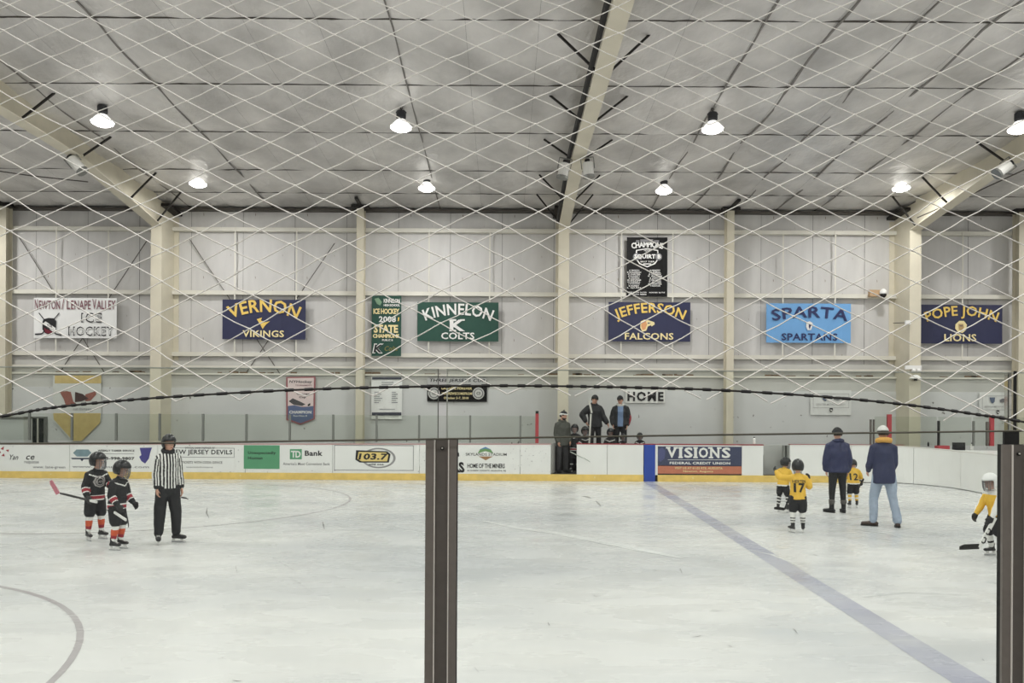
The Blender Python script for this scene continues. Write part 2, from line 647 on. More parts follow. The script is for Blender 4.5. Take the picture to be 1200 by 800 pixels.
# ceiling: dark backing, foil-faced insulation panels between purlins and seams
b = MB()
for (ya, yb) in ((YB - .2, 11), (11, YW + .2)):
    v = [(X0 - .2, ya, roof(ya) + .12), (X1 + .2, ya, roof(ya) + .12), (X1 + .2, yb, roof(yb) + .12), (X0 - .2, yb, roof(yb) + .12)]
    f = [b.bm.verts.new(p) for p in v]
    g = [b.bm.verts.new((p[0], p[1], p[2] + .2)) for p in v]
    b.bm.faces.new(f)
    b.bm.faces.new(list(reversed(g)))
    for i in range(4):
        b.bm.faces.new((f[i], f[(i + 1) % 4], g[(i + 1) % 4], g[i]))
ceiling = b.build('ceiling', M_DARK)
tag(ceiling, 'foil-insulated sloping ceiling over the rink', 'ceiling', kind='structure')
ROWS = [27.0, 25.4, 23.3, 20.5, 17.8, 15.06, 12.3, 9.6, 6.9, 4.2, 1.5, -1.2, -3.2, -5.0]
PITCH = 1.46


def foil_bm(b, xa, xb, ya, yb, seed, nx=5, ny=6, off=Vector((0, 0, 0))):
    """a billowing strip of blanket hung between two purlins (ya > yb)"""
    g = []
    for i in range(nx + 1):
        col = []
        for j in range(ny + 1):
            u, v = i / nx, j / ny
            x, y = xa + (xb - xa) * u, ya + (yb - ya) * v
            sag = 0.09 * math.sin(math.pi * v) ** .7 * (0.7 + 0.3 * math.sin(math.pi * u) ** .6)
            wr = 0.034 * noise.noise(Vector((x * 2.2 + seed * 5.1, y * 1.3, seed))) + 0.012 * noise.noise(Vector((x * 6, y * 5, seed)))
            edge = min(u, 1 - u, .18) / .18
            col.append(b.bm.verts.new(Vector((x, y, roof(y) - .01 - sag + wr * edge + 0.012 * (1 - edge))) - off))
        g.append(col)
    for i in range(nx):
        for j in range(ny):
            b.bm.faces.new((g[i][j], g[i][j + 1], g[i + 1][j + 1], g[i + 1][j]))


xs = [0.66 + PITCH * k for k in range(-17, 17)]
rest = MB()
for r_ in range(len(ROWS) - 1):
    ya, yb = ROWS[r_], ROWS[r_ + 1]
    for k in range(len(xs) - 1):
        xa, xb = xs[k] + .002, xs[k + 1] - .002
        if r_ < 6 and abs((xa + xb) / 2) < ya * 0.72 + 1.5:
            b = MB()
            foil_bm(b, xa, xb, ya - .012, yb + .012, r_ * 40 + k)
            b.build('insulation_panel', M_FOIL, ceiling, smooth=True, recalc=False)
        else:
            foil_bm(rest, xa, xb, ya - .012, yb + .012, r_ * 40 + k, 2, 2)
o = rest.build('insulation_panel', M_FOIL, ceiling, smooth=True, recalc=False)
tag(o, kind='stuff')
for y in ROWS[1:6]:
    MB().bar((X0, y, roof(y) - .005), (X1, y, roof(y) - .005), .035, .025).build('purlin', M_ROD, ceiling)
M_SEAM = mat('dark_seam_strip', (124, 121, 116), 0.7)
for xk, w, amp in ((-8.1, .06, .05), (-2.26, .045, .02), (5.08, .06, .05), (6.5, .075, .1), (8.05, .05, .08), (9.5, .085, .09), (10.85, .06, .1), (13.8, .05, .06), (-11.0, .05, .05)):
    pts = []
    for i in range(41):
        y = 26.9 - (26.9 - 12.4) * i / 40
        pts.append(Vector((xk + amp * noise.noise(Vector((y * .45, xk, 0))) * 2, y, roof(y) - .03 - .045 * abs(math.sin(math.pi * i / 40 * 5)))))
    b = MB()
    for p, q in zip(pts, pts[1:]):
        b.bar(p, q, w * .62, .02)
    b.build('seam_strip', M_SEAM, ceiling)

# ------------------------------------------------------------------ rigid steel frames
BR = [15.5, 18.2, 20.8, 23.5, 25.3]


def rigid_frame(xc, label, wide=.36):
    t = empty('steel_portal', (xc, 26.3, .2), label, 'steel frame', kind='structure')
    h = wide / 2
    zk = 8.25
    b = MB().box(xc - h, xc + h, 25.58, 25.60, .2, zk)
    b.box(xc - .008, xc + .008, 25.6, YW - .03, .2, roof(26.5) - .1)
    b.box(xc - h, xc + h, YW - .05, YW - .03, .2, zk + .6)
    b.build('column', M_STEEL, t)
    fl = [(25.6, zk), (20.75, 8.93), (11.0, 9.0), (1.25, 8.93), (-3.6, zk)]
    b = MB()
    for (ya, za), (yb, zb) in zip(fl, fl[1:]):
        b.bar((xc, ya, za), (xc, yb, zb), wide, .025)
        v = [(xc, ya, za), (xc, yb, zb), (xc, yb, roof(yb) - .02), (xc, ya, roof(ya) - .02)]
        for s in (-.007, .007):
            b.bm.faces.new([b.bm.verts.new((p[0] + s, p[1], p[2])) for p in v])
    b.build('rafter', M_STEEL, t)
    b = MB().box(xc - h - .02, xc + h + .02, 20.73, 20.77, 8.89, 8.97)
    b.build('splice_plate', M_STEEL, t)
    MB().bar((xc, 25.9, roof(26.2) - .25), (xc, 26.95, roof(26.9) - .3), wide + .22, .10).build('eave_bracket', M_BRACE, t)
    for y in BR:
        zf = 8.25 + (25.6 - y) / 4.85 * .68 if y > 20.75 else 8.95
        for s in (-1, 1):
            MB().bar((xc + s * h * .9, y, zf + .03), (xc + s * .93, y, roof(y) - .04), .045, .045).build('fly_brace', M_BRACE, t)
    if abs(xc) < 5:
        MB().tube([(xc - h - .05, 25.3, 8.37), (xc - h - .06, 20.75, 9.03), (xc - h - .06, 11.5, 9.1)], .06, 6).build('conduit', M_BLACK, t)  # black tube added as the dark shadow of the web beside the flange
    return t


rigid_frame(-11.6, 'cream steel frame at the left, its rafter slanting into the upper left corner')
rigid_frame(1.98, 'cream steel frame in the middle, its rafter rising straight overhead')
rigid_frame(13.7, 'cream steel frame at the right, beside the sky blue banner', .38)

for (a, c, lab) in ((P(-25, 197, 22.0), P(103, 213, 21.4), 'thin dark cable reaching the left rafter from the left edge'),
                    (P(1075, 255, 25.0), P(1215, 192, 21.0), 'thin dark rod running up from the right steel frame')):
    o = MB().tube([a, a.lerp(c, .5) - Vector((0, 0, .03)), c], .018, 6).build('bracing_cable', M_ROD)
    tag(o, lab, 'cable')

# ------------------------------------------------------------------ high bay lamps (the light of the hall)
M_LENS = mat('lit_lens', (255, 255, 255), 0.3, emit=(255, 253, 246), estr=14.0)
M_REFL = mat('lit_acrylic_reflector', (225, 226, 226), 0.25, emit=(255, 253, 246), estr=1.3)
M_HOUS = mat('dark_lamp_housing', (52, 53, 56), 0.5, metal=0.3)
lamp_light = bpy.data.lights.new('lamp_light', 'AREA')
lamp_light.shape = 'DISK'
lamp_light.size = .5
lamp_light.energy = LAMP_WATTS
lamp_light.color = (1.0, 0.985, 0.97)


def lamp():
    t = empty('high_bay_lamp', (0, 0, 0))
    b = MB().lathe((0, 0, 0), [(.10, .34), (.12, .32), (.12, .17), (.09, .13), (.09, .10)], 14)
    b.bar((-.13, 0, .30), (.13, 0, .30), .03, .03)
    b.build('housing', M_HOUS, t, smooth=False)
    b = MB().lathe((0, 0, 0), [(.10, .12), (.20, .02), (.26, -.06), (.265, -.06), (.255, -.05), (.19, .03), (.09, .12)], 20)
    b.build('reflector', M_REFL, t, smooth=True)
    b = MB().lathe((0, 0, 0), [(.02, -.15), (.16, -.14), (.25, -.09), (.25, -.055), (.02, -.05)], 20)
    b.build('lens', M_LENS, t, smooth=True)
    b = MB().tube([(0, 0, .34), (-.04, 0, .55), (-.12, 0, 1.02)], .014, 6)
    b.tube([(0, 0, .34), (.03, 0, .42), (0, 0, .50), (-.02, 0, .44), (0, 0, .34)], .012, 5)
    b.build('hanging_cord', M_BRACE, t)
    l = bpy.data.objects.new('lamp_light', lamp_light)
    link(l)
    l.parent = t
    l.location = (0, 0, -.17)
    return t


LAMPX = (-9.75, -2.45, 5.05, 12.55)
ordn = ('leftmost', 'second from left', 'third from left', 'rightmost')
pr = lamp()
first = True
for (y, which) in ((18.8, 'nearer'), (24.0, 'farther')):
    for i, x in enumerate(LAMPX):
        o = pr if first else copy_tree(pr)
        first = False
        px = (120, 470, 835, 1195) if y < 20 else (232, 500, 778, 1056)
        py = (145, 151, 153, 153) if y < 20 else (217, 222, 225, 222)
        o.location = P(px[i], py[i], y) + Vector((0, 0, .1))
        tag(o, 'lit high bay lamp on a cord, %s of the %s row of four' % (ordn[i], which), 'ceiling lamp', 'high bay lamps under the ceiling')
for y in (12.2, 7.0, 1.8, -3.0):
    for x in LAMPX:
        o = copy_tree(pr)
        o.location = (x, y, 8.95)
        tag(o, 'high bay lamp over the near half of the rink, above the top of the photo', 'ceiling lamp', 'high bay lamps over the near half')
for y in (24.0, 18.8, 12.2, 7.0, 1.8, -3.0):
    for x in (-17.2, 20.0):
        o = copy_tree(pr)
        o.location = (x, y, 8.95)
        tag(o, 'high bay lamp beyond the side edges of the photo', 'ceiling lamp', 'high bay lamps beyond the sides')

# ------------------------------------------------------------------ far dasher boards with adverts, glass and stanchions
DB = 23.4
ZT = 1.12


def boards_thing(label, x):
    return empty('dasher_boards', (x, DB, 0), label, 'rink boards')


def ztl(px):
    return 1.015 + .095 * (px / 646.0)


def board_panel(t, x0, x1, m=M_BOARD_WORN, z0=.2, z1=ZT):
    b = MB().box(x0 + .006, x1 - .006, DB, DB + .05, z0, z1)
    return b.build('board_panel', m, t)


def frame_back(t, x0, x1):
    b = MB().box(x0, x1, DB + .05, DB + .12, .05, .12).box(x0, x1, DB + .05, DB + .12, .88, .94)
    x = x0 + .05
    while x < x1:
        b.box(x, x + .05, DB + .05, DB + .12, .12, .9)
        x += .8
    b.build('steel_backing', M_STANCHION, t)


def kick(t, x0, x1, m=M_KICK):
    b = MB().box(x0, x1, DB - .018, DB + .05, 0, .205)
    b.build('kick_plate', m, t)


def cap(t, x0, x1, m=M_CAP):
    MB().box(x0, x1, DB - .015, DB + .15, ZT, ZT + .03).build('cap_rail', m, t)


def stanchion(t, x, z0=ZT + .03, z1=1.985, m=M_STANCHION, w=.06):
    b = MB().box(x - w / 2, x + w / 2, DB + .04, DB + .10, z0, z1)
    return b.build('stanchion', m, t)


def pane(t, x0, x1, z0=ZT + .03, z1=1.97, y=DB + .065):
    MB().box(x0 + .02, x1 - .02, y, y + .012, z0, z1).build('glass_pane', M_FARGLASS, t)


def bx(px):
    return XP(px, DB)


def bz(px, py):
    return ZP(py, DB, px)


left = boards_thing('long white rink boards with advertisements and yellow kick plate, left half of far side', bx(300))
seams = [-260, -170, -80, -20, 82, 185, 288, 390, 492, 610, 646]
for p0, p1 in zip(seams, seams[1:]):
    board_panel(left, bx(p0), bx(p1), M_BOARD_WORN, z1=ztl((p0 + p1) / 2))
kick(left, bx(-260), bx(646))
M_CAPL = mat('faded_pink_cap_rail', (196, 150, 150), .5)
MB().bar((bx(-260), DB + .067, ztl(-260) + .012), (bx(646), DB + .067, ztl(646) + .012), .165, .024).build('cap_rail', M_CAPL, left)
frame_back(left, bx(-260), bx(646))
spx = [-171, -120, -69, -18, 33, 83, 135, 186, 237, 288, 339, 390, 441, 491, 551, 610]
for p in spx:
    stanchion(left, bx(p))
for p0, p1 in zip(spx, spx[1:] + [629]):
    pane(left, bx(p0), bx(p1))
o = stanchion(left, bx(629.5), z1=2.05, m=M_RED, w=.10)
o.name = 'end_post'
o['label'] = 'red padded glass end post with black tip'
MB().box(bx(629.5) - .045, bx(629.5) + .045, DB + .03, DB + .11, 2.05, 2.13).build('post_cap', M_BLACK, o)

mid = boards_thing('white players bench boards between the open door and the blue post', bx(715))
for p0, p1 in ((676, 712), (712, 754.5)):
    board_panel(mid, bx(p0), bx(p1), M_BOARD)
kick(mid, bx(646), bx(754.5))
cap(mid, bx(676), bx(754.5))
frame_back(mid, bx(676), bx(754.5))
M_BLUE = mat('blue_board_paint', (44, 76, 168), 0.4, var=0.05, scale=4)
bl = empty('blue_line_post', (bx(761), DB, 0), 'blue painted boards section marking the blue line', 'rink boards')
MB().box(bx(755), bx(768), DB - .02, DB + .05, 0, ZT).build('blue_panel', M_BLUE, bl)
MB().box(bx(768), bx(771), DB - .01, DB + .05, .2, ZT).build('white_edge', M_WHITE, bl)
MB().box(bx(754.5), bx(771), DB - .015, DB + .15, ZT, ZT + .03).build('cap_rail', M_CAP, bl)

M_ADNAVY = mat('advert_navy', (66, 72, 98), 0.45, var=0.06, scale=3)
M_ADRUST = mat('advert_rust', (196, 122, 96), 0.45, var=0.08, scale=5)
rgt = boards_thing('rink boards with navy and rust advertisement panel, right of the blue post', bx(830))
board_panel(rgt, bx(771), bx(869.5), M_BOARD)
board_panel(rgt, bx(869.5), bx(895), M_BOARD)
kick(rgt, bx(771), bx(926))
cap(rgt, bx(771), bx(895))
frame_back(rgt, bx(771), bx(895))


def advert(t, name='advertisement'):
    """the print of one advert: a thin sheet that carries its lettering as sub-parts"""
    return name


def sheet(t, px0, py0, px1, py1, m, name='advertisement', dy=.004, th=.003):
    x0, x1 = bx(px0), bx(px1)
    pc = (px0 + px1) / 2
    b = MB().box(x0, x1, DB - dy, DB - dy + th, bz(pc, py1), bz(pc, py0))
    return b.build(name, m, t)


def btext(par, text, px0, py0, px1, py1, m, name='lettering', dy=.007, bold=.02, **kw):
    b = MB()
    pc, qc = (px0 + px1) / 2, (py0 + py1) / 2
    text_into(b, text, bx(pc), bz(pc, qc), bx(px1) - bx(px0), (py1 - py0) * DB / F, DB - dy, bold, **kw)
    return b.build(name, m, par, recalc=False)


def bpoly(par, pts, m, name, dy=.006):
    b = MB().poly([(bx(x), DB - dy, bz(x, y)) for x, y in pts])
    return b.build(name, m, par, recalc=False)


ad = sheet(rgt, 771, 523, 869.5, 546, M_ADNAVY)
sheet(rgt, 771, 545.5, 869.5, 555, M_ADRUST)
sheet(rgt, 771, 555, 869.5, 557, M_BLACKP, dy=.005)
b = MB()
for ch_, p0, p1, bars in (('V', 781.5, 793.5, ((783.2, 0), (792.2, 0))), ('I', 796, 799.5, ((797.8, 0), (797.8, 1))), ('S', 802, 812, ()), ('I', 813.6, 817, ((815.3, 0), (815.3, 1))),
                          ('O', 819, 830, ()), ('N', 832.3, 843.3, ((832.6, 0), (833.4, 1), (843, 0))), ('S', 846, 856.3, ())):
    text_into(b, ch_, bx((p0 + p1) / 2), bz(818, 530.2), bx(p1) - bx(p0), 12.4 * DB / F, DB - .008, .05 if ch_ != 'I' else .0)
    for px, low_ in bars:
        z = bz(818, 535.8 if low_ else 524.6)
        b.box(bx(px) - .068, bx(px) + .068, DB - .0081, DB - .0072, z - .024, z + .024)
b.build('lettering', M_WHITE, ad, recalc=False)
btext(ad, 'FEDERAL CREDIT UNION', 785, 541, 856, 544, M_WHITE, bold=.05)
bpoly(ad, [(783, 538.3), (856, 538.3), (856, 538.8), (783, 538.8)][::-1], M_WHITE, 'rule')
bpoly(ad, [(771.5, 527), (776, 524), (780, 528), (779, 537), (774, 541), (771.5, 538)][::-1], mat('advert_blue', (82, 86, 128), 0.5), 'ghost_emblem')
btext(ad, 'VISIT US AT 61-05 RTE. AUGUSTA', 791, 547, 847, 549.6, M_CREAMP, dy=.008, bold=.03)
btext(ad, 'Newton, Augusta', 801, 551, 836, 553.6, M_CREAMP, dy=.008, bold=.03)

# adverts of the left half ------------------------------------------------------------------
M_LTEAL = mat('teal_print', (126, 150, 158), 0.5, var=.15, scale=8)
M_INDIGO = mat('indigo_print', (74, 70, 138), 0.5, var=.1, scale=8)
M_ADGREEN = mat('advert_green', (92, 158, 118), 0.45, var=.06, scale=3)
ad = sheet(left, -18, 524, 81, 555, M_WHITEB)
for pts in ([(1, 526), (5, 522.5), (4.5, 527)], [(7, 527), (11, 526.5), (10, 529.5)], [(2, 534), (5, 531), (6, 534.5)], [(-3, 529), (1, 528.5), (1.5, 531)]):
    bpoly(ad, pts[::-1], M_RED, 'petal')
btext(ad, 'Yan', 11, 532.5, 22, 538.5, M_BLACKP, slant=.3)
btext(ad, 'ce', 31, 533.5, 41, 538.5, M_BLACKP, slant=.3)
btext(ad, 'response', 29, 540.2, 46, 544, M_GREYP)
btext(ad, 'www. lane-green', 39, 545.5, 77, 549.5, M_GREYP)
ad = sheet(left, 83, 524, 184, 555, M_WHITEB)
bpoly(ad, [(86, 530.5), (90, 526.5), (104, 526.5), (107.5, 530.5), (103, 534.8), (90.5, 534.8)][::-1], M_LTEAL, 'gem_emblem')
bpoly(ad, [(83.5, 536.2), (110, 536.2), (108, 538), (98.5, 538), (96.5, 540.5), (94.5, 538), (85, 538)][::-1], mat('slate_print', (60, 66, 84), .5), 'emblem_bar')
btext(ad, 'WEEKLY TAMER SERVICE', 115, 526.7, 158, 529, M_BLACKP, bold=.05)
bpoly(ad, [(116, 531.3), (157, 531.3), (157, 531.8), (116, 531.8)][::-1], M_GREYP, 'rule')
btext(ad, '973-998-9807', 117, 535.2, 158, 538.7, M_BLACKP, bold=.06)
btext(ad, 'www. lineup-hall.com', 85, 545.2, 175, 549, M_GREYP)
bpoly(ad, [(164, 524.5), (178.5, 524.2), (176.5, 530), (175, 537), (170.5, 543), (166, 540), (163.5, 535), (166, 533)][::-1], M_INDIGO, 'state_emblem')
ad = sheet(left, 190, 523.5, 276, 552, M_WHITEB)
btext(ad, 'OFFICIAL BANK PARTNER OF', 217, 523.6, 252, 525.8, M_BLACKP)
btext(ad, 'NEW JERSEY DEVILS', 200, 526.7, 272.5, 533.8, M_BLACKP, bold=.03)
b = MB()
for q in ((197, 524.5, 275, 525), (197, 535.4, 275, 535.9), (274.5, 524.5, 275, 535.9)):
    b.box(bx(q[0]), bx(q[2]), DB - .007, DB - .006, bz(240, q[3]), bz(240, q[1]))
b.build('outline', M_GREYP, ad)
btext(ad, 'SAVE ON TICKETS WITH CODE: DEVICE', 198, 540.2, 261, 543, M_BLACKP)
btext(ad, 'newjerseydevils.com/group', 219, 546.2, 250, 548.4, M_GREYP)
ad = sheet(left, 286, 521.6, 328, 549.2, M_ADGREEN)
btext(ad, 'Unexpectedly', 291, 528.6, 323.5, 533, M_BLACKP, bold=.03)
btext(ad, 'Human', 291, 534.6, 308, 538.2, M_BLACKP, bold=.03)
ad = sheet(left, 329, 522, 389, 550, M_WHITEB)
sq = bpoly(ad, [(340, 526), (354, 526), (354, 538), (340, 538)][::-1], M_ADGREEN, 'green_square')
btext(sq, 'TD', 341.3, 528, 352.8, 536, M_WHITE, dy=.009, bold=.05, spacing=.85)
btext(ad, 'Bank', 357.5, 527.8, 378.5, 534, M_BLACKP, bold=.05)
btext(ad, "America's Most Convenient Bank", 332, 541.5, 387, 545, M_GREYP)
ad = sheet(left, 392, 521.5, 485, 551, M_WHITEB)
b = MB()
for q in ((392, 521.5, 485, 522.2), (392, 550.5, 485, 551.1), (392, 521.5, 392.6, 551), (484.4, 521.5, 485, 551)):
    b.box(bx(q[0]), bx(q[2]), DB - .007, DB - .006, bz(440, q[3]), bz(440, q[1]))
b.build('outline', M_GREYP, ad)
b = MB().disc((bx(444), DB - .007, bz(444, 536.5)), .52, 32, .31, inner=.86)
b.build('ring_emblem', mat('silver_print', (150, 150, 150), .4), ad, recalc=False)
bpoly(ad, [(417.5, 527.3), (454, 528.6), (458, 532), (456, 541.8), (422, 541.8), (416.8, 538.5)][::-1], M_BLACKP, 'emblem_shadow', dy=.008)
bpoly(ad, [(420.5, 529.3), (452.5, 530), (455.5, 533), (454, 540.3), (424, 540.3), (419.3, 537.5)][::-1], mat('pale_gold_print', (230, 206, 130), .5), 'emblem_face', dy=.010)
btext(ad, '103.7', 421, 531, 454.5, 538.6, M_BLACKP, dy=.013, bold=.06, slant=.2)
btext(ad, 'wild one', 432, 542.6, 450, 545, M_BLACKP, dy=.009, bold=.04)
ad = sheet(left, 505, 521, 596, 555, M_WHITEB)
btext(ad, 'MINERS', 500, 541, 544.5, 553.5, M_BLACKP, bold=.08, slant=-.15)
bpoly(ad, [(538, 530), (538.5, 534.5), (536, 535), (534, 531)], M_BLACKP, 'ball_emblem')
bpoly(ad, [(560, 531), (563, 526), (569, 523.6), (575, 526), (578.5, 531), (569, 528.5)][::-1], mat('hill_green', (112, 156, 100), .5), 'hill_emblem')
bpoly(ad, [(562, 526.8), (569, 523.3), (576, 526.8), (569, 525.3)][::-1], mat('sky_print', (88, 132, 186), .5), 'sky_emblem', dy=.008)
bpoly(ad, [(561, 534.6), (578, 534.6), (569.5, 539.2)][::-1], mat('tan_print', (160, 122, 84), .5), 'field_emblem')
btext(ad, 'SKYLANDS STADIUM', 546, 530.6, 594, 533.8, M_BLACKP, dy=.009)
btext(ad, 'HOME OF THE MINERS', 548, 543, 592, 548.4, M_BLACKP, bold=.04, spacing=.95)
btext(ad, 'IN SUSSEX COUNTY, AUGUSTA, NJ', 548, 550.4, 593, 552.6, M_BLACKP, bold=.04)

# penalty door opening, right straight boards and the rounded corner ------------------------------
gate = empty('bench_gate', (bx(909), DB + .35, .2), 'grey gate standing open in the far boards behind the yellow players', 'gate')
MB().box(bx(896), bx(926), DB + .45, DB + .5, .2, ZT).build('gate_leaf', mat('grey_gate', (186, 188, 184), .5, var=.05, scale=3), gate)
MB().box(bx(895.2), bx(899.2), DB + .3, DB + .34, .2, .82).build('hinge_pad', M_BLACK, gate)
for p in (919.8, 924.2):
    MB().box(bx(p) - .035, bx(p) + .035, DB + .05, DB + .12, .1, ZT).build('gate_post', M_STANCHION, gate)
b = MB().box(bx(921.5), bx(922.7), DB + .1, DB + .12, .1, ZT).build('gate_gap', M_BLACK, gate)

corner = boards_thing('plain white boards curving toward the camera at the right end', bx(1010))
path = [(bx(926), 23.4), (9.6, 23.4), (10.9, 23.4), (11.6, 23.38), (12.1, 23.2), (12.45, 22.75), (12.68, 22.1), (12.75, 21.4), (12.68, 20.4), (12.5, 19.2), (12.3, 17.6), (12.3, 15.0), (12.3, 12.0), (12.3, 8.0)]
# subdivide the curve smoothly (Catmull-Rom)


def catmull(pts, n):
    out = []
    for i in range(len(pts) - 1):
        p0, p1, p2, p3 = (Vector(pts[max(0, i - 1)]), Vector(pts[i]), Vector(pts[i + 1]), Vector(pts[min(len(pts) - 1, i + 2)]))
        for k in range(n):
            t = k / n
            out.append(0.5 * ((2 * p1) + (p2 - p0) * t + (2 * p0 - 5 * p1 + 4 * p2 - p3) * t * t + (3 * p1 - p0 - 3 * p2 + p3) * t ** 3))
    out.append(Vector(pts[-1]))
    return out


cur = catmull(path, 4)


def strip(pts, z0, z1, inset, th):
    b = MB()
    prev = None
    for i, p in enumerate(pts):
        a, c = pts[max(0, i - 1)], pts[min(len(pts) - 1, i + 1)]
        t = (c - a).normalized()
        n = Vector((t.y, -t.x))          # towards the ice for a run to the right
        q0, q1 = p + n * inset, p + n * (inset - th)
        zz1 = z1 if not isinstance(z1, tuple) else z1[0] + (z1[1] - z1[0]) * min(1, max(0, (i - 10) / 18))
        zz0 = z0 if not isinstance(z0, tuple) else z0[0] + (z0[1] - z0[0]) * min(1, max(0, (i - 10) / 18))
        v = [b.bm.verts.new((q.x, q.y, z)) for q, z in ((q0, zz0), (q0, zz1), (q1, zz1), (q1, zz0))]
        if prev:
            for k in range(4):
                b.bm.faces.new((prev[k], prev[(k + 1) % 4], v[(k + 1) % 4], v[k]))
        prev = v
    return b


ztop = (ZT, 1.04)
cuts = [0, 7, 18, 28, 36, 44, len(cur) - 1]
for a, c in zip(cuts, cuts[1:]):
    # each sheet of the curve is its own panel; tops fall slightly along the bend
    b = MB()
    prev = None
    seg = cur[a:c + 1]
    for i, p in enumerate(seg):
        gi = a + i
        t = (cur[min(len(cur) - 1, gi + 1)] - cur[max(0, gi - 1)]).normalized()
        n = Vector((t.y, -t.x))
        if i == 0:
            p = p + t * .006
        if i == len(seg) - 1:
            p = p - t * .006
        z1 = ztop[0] + (ztop[1] - ztop[0]) * min(1, max(0, (gi - 10) / 18))
        v = [b.bm.verts.new((q.x, q.y, z)) for q, z in ((p, .02), (p, z1), (p - n * .05, z1), (p - n * .05, .02))]
        if prev:
            for k in range(4):
                b.bm.faces.new((prev[k], prev[(k + 1) % 4], v[(k + 1) % 4], v[k]))
        else:
            b.bm.faces.new(list(reversed(v)))
        prev = v
    b.bm.faces.new(prev)
    b.build('board_panel', M_BOARD, corner)
MB().box(bx(926), bx(1010), DB - .018, DB + .0, 0, .205).build('kick_plate', M_KICK, corner)
strip(cur, ztop, (ZT + .03, 1.07), .012, .16).build('cap_rail', mat('white_cap_rail', (222, 221, 216), .4), corner)
MB().box(bx(926), bx(1060), DB + .0, DB + .15, ZT + .031, ZT + .045).build('cap_strip', M_CAP, corner)
deck = MB().box(12.95, 16.2, 19.5, 23.6, .2, 1.0).build('storage_deck', M_BOARD)
tag(deck, 'white flat-topped deck behind the rounded corner boards', 'deck')
o = MB().box(XP(1098, 23.3), XP(1111, 23.3), 23.2, 23.42, 1.03, 1.15).build('red_pad', M_RED)
tag(o, 'small red pad lying on the corner boards', 'pad')
M_DKGREY = mat('dark_grey_fabric', (60, 60, 64), .7)
b = MB()
x0, x1 = XP(1121, 23.9), XP(1136, 23.9)
ch = empty('folding_chair', ((x0 + x1) / 2, 23.95, .2), 'dark folding chair behind the corner boards beside the red post', 'chair')
MB().box(x0, x1, 24.1, 24.13, .85, 1.22).build('backrest', M_DKGREY, ch)
MB().box(x0, x1, 23.72, 24.1, .64, .68).build('seat', M_DKGREY, ch)
for xx in (x0, x1):
    MB().bar((xx, 24.12, .86), (xx, 23.75, .2), .025, .025).build('leg', M_ROD, ch)
    MB().bar((xx, 23.8, .66), (xx, 24.15, .2), .025, .025).build('leg', M_ROD, ch)


def bottle(px, py0, py1, d, z0, label, m):
    x = XP(px, d)
    h = (py1 - py0) * d / F
    t = empty('water_bottle', (x, d, z0), label, 'bottle')
    r = h * .19
    MB().lathe((x, d, z0), [(r * .9, 0), (r, .02), (r, h * .35), (r * .85, h * .45), (r, h * .55), (r, h * .72), (r * .5, h * .82)], 12).build('bottle_body', m, t, smooth=True)
    MB().lathe((x, d, z0 + h * .82), [(r * .5, 0), (r * .5, h * .1), (r * .2, h * .12), (r * .2, h * .18)], 10).build('bottle_cap', M_BLACKP, t)


bottle(884, 511, 520, DB + .07, ZT + .03, 'white water bottle standing on the boards right of the navy advertisement', M_WHITE)
bottle(1139, 514, 523, 23.62, 1.0, 'pale water bottle standing beside the dark folding chair', M_WHITE)
bottle(1088, 518, 523.5, 23.45, ZT + .0, 'small black bottle on the corner boards left of the red pad', M_BLACKP)

rg = empty('penalty_glass', (XP(1090, DB), DB, ZT), 'tinted glass run between red posts above the corner boards', 'rink glass')
for px, w, m, zt_ in ((1020.5, .045, M_BRONZE_DARK, 1.93), (1024, .04, M_BRONZE_DARK, 1.93), (1100, .055, M_BLACK, 1.9), (1141, .05, M_STANCHION, 1.9), (1157, .06, M_BRONZE_DARK, 1.88)):
    x = XP(px, DB + .07)
    MB().box(x - w / 2, x + w / 2, DB + .04, DB + .1, ZT + .02, zt_).build('stanchion', m, rg)
for px in (1042, 1162):
    x = XP(px, DB + .07)
    o = MB().box(x - .06, x + .06, DB + .03, DB + .11, ZT + .02, 2.09).build('end_post', M_RED, rg)
for p0, p1 in ((1025, 1100), (1100, 1141), (1141, 1162), (1162, 1240)):
    MB().box(XP(p0, DB) + .03, XP(p1, DB) - .03, DB + .065, DB + .077, ZT + .03, 2.02).build('glass_pane', mat('x', (0, 0, 0)) if False else M_FARGLASS, rg)

# players bench, its door
door = empty('bench_door', (bx(646.5), DB + .1, .2), 'narrow bench door swung open at the left of the doorway', 'door')
MB().bar((bx(646) + .03, DB + .14, .68), (bx(646) + .16, DB + .75, .68), .04, .92).build('door_leaf', mat('door_grey', (170, 170, 166), .5), door)
MB().tube([(bx(646) + .07, DB + .3, 1.0), (bx(646) + .1, DB + .45, 1.0)], .012, 6).build('handle', M_ROD, door)
bench = empty('players_bench', (bx(735), 24.75, .2), 'long wooden players bench behind the white boards', 'bench')
MB().box(bx(680), bx(890), 24.32, 25.02, .66, .72).build('seat', mat('bench_wood', (128, 104, 80), .6, var=.15, scale=6, stretch=(.3, 6, 6)), bench)
MB().box(bx(640), bx(890), 25.1, 25.15, .2, 1.0).build('backboard', M_BLACK, bench)  # back panel coloured black for the shade inside the bench area
for px in (690, 740, 800, 850):
    MB().box(bx(px), bx(px) + .05, 24.38, 24.98, .2, .66).build('leg', M_ROD, bench)

# ------------------------------------------------------------------ banners and signs on the far wall
YBAN = YW - .26


def wx(px, d=YBAN):
    return XP(px, d)


def wz(px, py, d=YBAN):
    return ZP(py, d, px)


